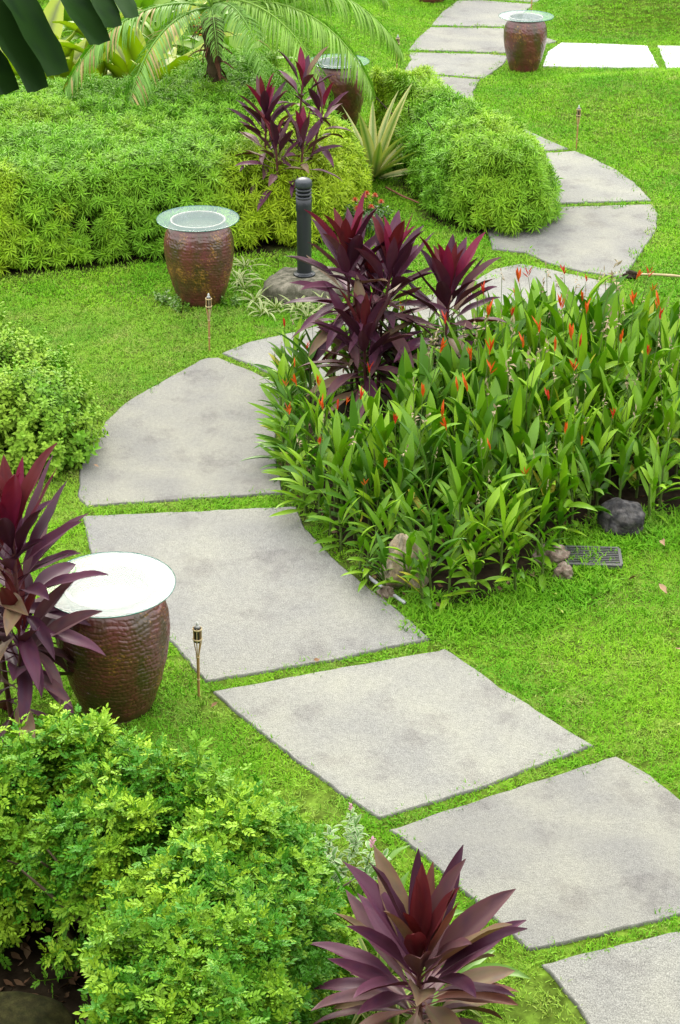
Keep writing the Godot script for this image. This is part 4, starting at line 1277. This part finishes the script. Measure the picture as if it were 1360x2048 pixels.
func build_rocks() -> void:
	var rm := mat(W, 0.85, 0.3)
	rm.albedo_texture = blotch_texture(512, 77, Color(0.62, 0.6, 0.58), Color(1, 1, 1), 0.05)
	rm.uv1_triplanar = true
	rm.uv1_scale = Vector3.ONE * 2.2
	var a := put(self, "boulder", rock(Vector3(0.16, 0.21, 0.15), 3.0, 0.5, Color(0.64, 0.50, 0.31), Color(0.80, 0.72, 0.55), 0.6), rm, Transform3D(Basis(Vector3.UP, 0.6), Vector3(0.42, 0.08, -10.02)))
	tag(a, "tan boulder with dark veins among the leaves at the front of the bed", "boulder", "boulders in the flower bed")
	var b := put(self, "boulder", rock(Vector3(0.17, 0.14, 0.15), 8.0, 0.3, Color(0.07, 0.07, 0.075), Color(0.22, 0.21, 0.21)), rm, Transform3D(Basis(), Vector3(1.96, 0.06, -10.75)))
	tag(b, "dark grey boulder at the front right of the flower bed", "boulder", "boulders in the flower bed")
	var k := 0
	for s in [[1.42, -10.27, 0.08, "small pinkish stone left of the drain grate"], [1.47, -10.06, 0.06, "small tan stone in front of the drain grate"], [0.30, -9.80, 0.05, "small stone at the slab edge below the tan boulder"]]:
		var o := put(self, "stone", rock(Vector3(s[2] * 1.3, s[2], s[2]), 20.0 + k * 5, 0.6, Color(0.45, 0.33, 0.27), Color(0.6, 0.52, 0.42)), rm, Transform3D(Basis(Vector3.UP, k), Vector3(s[0], s[2] * 0.45, s[1])))
		tag(o, s[3], "stone", "small stones by the bed")
		k += 1
	# mossy stone in the near left corner
	var ms := put(self, "mossy_stone", rock(Vector3(0.30, 0.15, 0.16), 40.0, 0.2, Color(0.05, 0.052, 0.014), Color(0.09, 0.085, 0.025)), rm, Transform3D(Basis(), Vector3(-1.48, 0.04, -5.88)))
	tag(ms, "rounded mossy stone in the dark lower left corner", "stone")
	# drain grate
	var iron := mat(Color(0.10, 0.10, 0.10), 0.6, 0.5)
	var gr := thing("drain_grate", "dark metal drain grate set in the grass beside the flower bed", "grate", Vector3(1.70, 0.012, -10.28))
	gr.rotation.y = -0.06
	var fw := 0.36; var fd := 0.24
	for s in [[0, -fd / 2, fw, 0.02], [0, fd / 2, fw, 0.02], [-fw / 2, 0, 0.02, fd - 0.022], [fw / 2, 0, 0.02, fd - 0.022]]:
		var bm := BoxMesh.new(); bm.size = Vector3(s[2], 0.03, s[3])
		put(gr, "frame", bm, iron, Transform3D(Basis(), Vector3(s[0], 0.012, s[1])))
	for j in 9:
		var bm := BoxMesh.new(); bm.size = Vector3(fw - 0.022, 0.024, 0.009)
		put(gr, "bar", bm, iron, Transform3D(Basis(), Vector3(0, 0.012, -fd / 2 + 0.024 * (j + 1))))
	# pvc pipe along the slab edge
	var pm := MB.new()
	tube(pm, [Vector3(0, 0.012, 0), Vector3(0.03, 0.03, 0.12), Vector3(0.12, 0.03, 0.26), Vector3(0.26, 0.02, 0.44)], [0.012, 0.012, 0.012, 0.012], 10, W)
	var pipe := put(self, "water_pipe", pm.mesh(), mat(Color(0.6, 0.62, 0.64), 0.45, 0.4), Transform3D(Basis(), Vector3(0.16, 0, -10.12)))
	tag(pipe, "thin white plastic pipe along the slab edge under the leaves", "pipe")
	var bamboo := MB.new()
	var bp: Array = []; var br: Array = []
	for j in 15:
		bp.append(Vector3(j * 0.085, 0.035 + 0.01 * sin(j * 0.7), 0.006 * j + 0.015 * sin(j * 0.5))); br.append(0.011 + (0.003 if j % 4 == 0 else 0.0))
	tube(bamboo, bp, br, 8, W)
	var bo := put(self, "bamboo_stick", bamboo.mesh(), mat(Color(0.58, 0.46, 0.25), 0.6, 0.4), Transform3D(Basis(), Vector3(2.80, 0, -15.80)))
	tag(bo, "dry bamboo stick lying on the lawn at the right edge", "stick")
	var clod := put(self, "dirt_clod", rock(Vector3(0.07, 0.04, 0.05), 60.0, 0.7, Color(0.05, 0.035, 0.02), Color(0.09, 0.06, 0.035)), rm, Transform3D(Basis(), Vector3(2.77, 0.03, -15.78)))
	tag(clod, "small dark clod of dirt at the end of the bamboo stick", "dirt")
	var rs := MB.new()
	tube(rs, [Vector3(0.50, 0.06, -18.5), Vector3(0.68, 0.05, -18.2), Vector3(0.84, 0.05, -17.98)], [0.010, 0.011, 0.009], 7, W)
	var ro := put(self, "fallen_twig", rs.mesh(), mat(Color(0.30, 0.13, 0.08), 0.7, 0.3))
	tag(ro, "thin reddish stem lying on the ground between the hedges", "stem")

func build_litter() -> void:
	var shapes: Array = []
	for k in 4:
		var mb := MB.new()
		leaf(mb, Transform3D(), {"len": 0.09, "wid": 0.045, "seg": 5, "fold": rf(0.2, 0.8), "droop": rf(-0.8, 0.9), "stalk": 0.15, "wave": 0.08, "twist": rf(-0.8, 0.8)})
		shapes.append(mb.mesh())
	var brown := mat(Color(0.30, 0.17, 0.09), 0.8, 0.3)
	var tan := mat(Color(0.50, 0.33, 0.20), 0.8, 0.3)
	var lime := mat(Color(0.38, 0.48, 0.08), 0.6, 0.3, Color(0.4, 0.5, 0.1))
	for s in [[2.11, -9.76, 1, 1.0, "curled tan leaf on the lawn right of the grate"], [1.96, -9.98, 0, 0.8, "dark brown leaf on the lawn in front of the grate"], [2.2, -10.40, 1, 0.9, "pale brown leaf on the grass near the dark boulder"], [2.05, -9.10, 1, 1.1, "tan leaf on the lawn at the right edge"],
		[1.36, -9.76, 2, 0.9, "yellow green leaf standing in the grass before the bed"], [1.42, -9.51, 2, 0.9, "lone lime leaf on the lawn below the bed"], [0.99, -9.51, 2, 0.5, "small lime leaf in the grass near the slab corner"], [-0.12, -8.98, 0, 0.6, "brown leaf in the grass joint below the big slab"], [-0.35, -11.03, 0, 0.8, "brown leaf by the grass joint beside the bed"], [-1.74, -11.0, 2, 0.5, "tiny yellow leaf by the left end of the joint"],
		[-0.75, -8.45, 0, 0.6, "brown leaf at the foot of the near torch"], [-1.78, -11.62, 1, 0.5, "dry leaf beside the light green shrub"], [1.94, -8.3, 2, 0.9, "yellowish leaf on the lawn at the right edge, lowest of the fallen leaves"]]:
		var o := put(self, "fallen_leaf", shapes[rng.randi() % 4], [brown, tan, lime][s[2]], aim(Vector3(s[0], 0.045, s[1]), rf(0, TAU), rf(-0.2, 0.4), rf(-0.5, 0.5), s[3]))
		tag(o, s[4], "leaf", "fallen leaves on the lawn and path")
	var lit: Array = []; var lc: Array = []
	for k in 1500:
		var q := Vector2(rf(-2.3, -0.3), rf(-7.2, -4.9))
		if k >= 900:
			q = Vector2(rf(-0.5, 3.2), rf(-13.7, -9.6))
			if not Geometry2D.is_point_in_polygon(q, bed_poly): continue
		lit.append(aim(Vector3(q.x, rf(0.005, 0.03), q.y), rf(0, TAU), rf(-0.3, 0.4), rf(-0.6, 0.6), rf(0.35, 0.8)))
		lc.append(Color(0.16, 0.085, 0.045).lerp(Color(0.30, 0.20, 0.12), rng.randf()))
	var ls := scatter(self, "leaf_litter", shapes[0], mat(W, 0.85, 0.2), lit, lc)
	tag(ls, "brown leaf litter on the soil under the shrub and the flower bed", "litter", "", "stuff")

# ---------- beyond the hedge ----------
func build_background() -> void:
	var lm := mat(W, 0.45, 0.5, Color(0.6, 0.75, 0.2))
	# bird's nest ferns: broad wavy leaves
	var wavy: Array = []
	for k in 5:
		var mb := MB.new()
		leaf(mb, Transform3D(), {"len": 0.95 * rf(0.85, 1.15), "wid": 0.20, "seg": 14, "peak": 0.55, "fold": 0.35, "droop": rf(0.2, 0.9), "wave": 0.09, "five": true, "c": Color(0.42, 0.52, 0.02), "rib": Color(0.16, 0.2, 0.03), "rim": Color(0.48, 0.56, 0.025), "twist": rf(-0.3, 0.3)})
		wavy.append(mb.mesh())
	for s in [[-3.05, -21.3, "largest, under the dark frond"], [-2.45, -21.7, "beside the drooping palm frond"], [-3.75, -21.5, "at the left edge"], [-4.6, -21.2, "half hidden by the dark frond"]]:
		arching_tuft("birds_nest_fern", "yellow green bird's nest fern with wavy leaves, " + s[2], "fern", Vector3(s[0], 0, s[1]), "bird's nest ferns behind the hedge", wavy, lm, 20, 0.35, 1.35, 1.5, 1.9)
	var broad: Array = []
	for k in 4:
		var mb := MB.new()
		leaf(mb, Transform3D(), {"len": 0.75 * rf(0.85, 1.15), "wid": 0.17, "seg": 8, "peak": 0.42, "fold": 0.4, "droop": rf(0.3, 1.1), "stalk": 0.15, "c": Color(0.24, 0.44, 0.025), "rib": Color(0.3, 0.48, 0.05)})
		broad.append(mb.mesh())
	var gold := mat(Color(0.80, 0.32, 0.02), 0.5, 0.4, Color(0.6, 0.4, 0.1))
	var stalkm := mat(Color(0.12, 0.25, 0.04), 0.6, 0.3)
	var petal := MB.new()
	for j in 7: leaf(petal, aim(Vector3(0, -0.04 * j, 0), j * PI + rf(-0.4, 0.4), rf(-0.6, 0.3), 0), {"len": 0.08, "wid": 0.035, "seg": 3, "fold": 0.8})
	var pm := petal.mesh()
	var k := 0
	for s in [[-2.0, -22.8], [-1.3, -23.2], [-2.7, -23.4], [-3.5, -23.0], [-4.3, -22.8], [-5.2, -23.0], [-1.7, -24.4], [-2.5, -25.0], [-3.3, -24.8], [-4.2, -24.6], [-5.2, -25.0], [-2.0, -26.4], [-3.0, -26.8], [-4.0, -26.6], [-5.2, -27.0], [-1.0, -27.6], [-2.3, -28.3], [-3.6, -28.6], [-5.0, -29.0], [-1.5, -29.6], [-2.8, -30.2], [-4.3, -30.6]]:
		var o := arching_tuft("broad_leaf_plant", "bright green broad leaved plant %s%s, %s" % ["with golden flowers " if k % 4 == 0 else "", "just behind the ferns" if s[1] > -24.0 else "in the middle row beyond the palm" if s[1] > -27.2 else "in the farthest row beyond the palm", "left edge" if s[0] < -4.9 else "left" if s[0] < -3.4 else "near the palm" if s[0] > -2.1 else "centre"], "plant", Vector3(s[0], 0, s[1]), "broad leaved plants behind the hedge", broad, lm, 16, 0.45, 1.42, 0.9, 1.4)
		if k % 4 == 0:
			for j in 3:
				var sb := MB.new()
				var tip := Vector3(rf(-0.3, 0.3), rf(0.9, 1.15), rf(-0.3, 0.3))
				tube(sb, [Vector3.ZERO, tip * 0.6 + Vector3(0, 0.1, 0), tip], [0.008, 0.006, 0.004], 5, W)
				put(o, "flower_stalk", sb.mesh(), stalkm)
				put(o, "flower", pm, gold, Transform3D(Basis(), tip))
		k += 1
	# trees farther on, out of view above; the glass tops mirror them
	var leafm := mat(W, 0.6, 0.3, Color(0.4, 0.6, 0.2))
	var cl := MB.new()
	for j in 46:
		leaf(cl, aim(Vector3(rf(-0.5, 0.5), rf(-0.35, 0.35), rf(-0.5, 0.5)), rf(0, TAU), rf(-0.8, 0.6), rf(-0.6, 0.6)), {"len": rf(0.22, 0.36), "wid": 0.13, "seg": 3, "droop": 0.5, "c": W * rf(0.75, 1.2)})
	var cm := cl.mesh()
	var n := 0
	for s in [[-13, -46, 11.0], [-5.5, -50, 13.0], [1.5, -47, 10.0], [8, -51, 13.5], [15, -46, 11.0], [-20, -50, 13], [22, -51, 12]]:
		var o := thing("tree", ["leafy tree beyond the far left plants", "tall tree straight beyond the palm", "tree beyond the farthest slabs", "tall tree beyond the side path", "tree beyond the right lawn", "outermost tree far to the left", "outermost tree far to the right"][n], "tree", Vector3(s[0], 0, s[1]), "trees beyond the garden")
		var tb := MB.new()
		var h: float = s[2]
		tube(tb, [Vector3(0, -0.2, 0), Vector3(rf(-0.2, 0.2), h * 0.3, 0), Vector3(rf(-0.3, 0.3), h * 0.6, 0), Vector3(0, h * 0.85, 0)], [0.28, 0.22, 0.14, 0.05], 10, W)
		for j in 9:
			var a := rf(0, TAU); var y := h * rf(0.3, 0.65)
			tube(tb, [Vector3(0, y, 0), Vector3(cos(a) * 1.2, y + 0.9, sin(a) * 1.2), Vector3(cos(a) * 2.6, y + 1.5, sin(a) * 2.6)], [0.1, 0.07, 0.03], 6, W)
		put(o, "trunk", tb.mesh(), mat(Color(0.12, 0.09, 0.06), 0.9, 0.2))
		var xs: Array = []; var cs: Array = []
		for j in 420:
			var a := rf(0, TAU); var u := pow(rf(0, 1), 0.6)
			var y := rf(-1, 1)
			var r := 3.2 * u * sqrt(1.0 - y * y)
			if nz.get_noise_3d(cos(a) * r * 0.5 + s[0], y * 2, sin(a) * r * 0.5) < -0.08: continue
			xs.append(stand(Vector3(cos(a) * r, h * 0.68 + y * h * 0.32, sin(a) * r), Vector3(rf(-0.5, 0.5), 1, rf(-0.5, 0.5)), rf(0, TAU), rf(0.8, 1.4)))
			cs.append(Color(0.05, 0.13, 0.02).lerp(Color(0.10, 0.22, 0.03), rng.randf()))
		scatter(o, "crown", cm, leafm, xs, cs)
		n += 1

# the house one looks from: its wall and eaves stand behind and above the camera and shade what is near
func build_house() -> void:
	var plaster := mat(Color(0.55, 0.52, 0.46), 0.9, 0.2)
	var o := thing("house", "plastered house wall with eaves behind the viewer", "house", Vector3(0, 0, 2.6))
	var wall := BoxMesh.new(); wall.size = Vector3(26, 8.9, 0.4)
	put(o, "wall", wall, plaster, Transform3D(Basis(), Vector3(0, 4.35, 0)))
	var eave := BoxMesh.new(); eave.size = Vector3(26, 0.25, 2.6)
	put(o, "eaves", eave, mat(Color(0.25, 0.2, 0.15), 0.9, 0.2), Transform3D(Basis(), Vector3(0, 8.2, -1.52)))
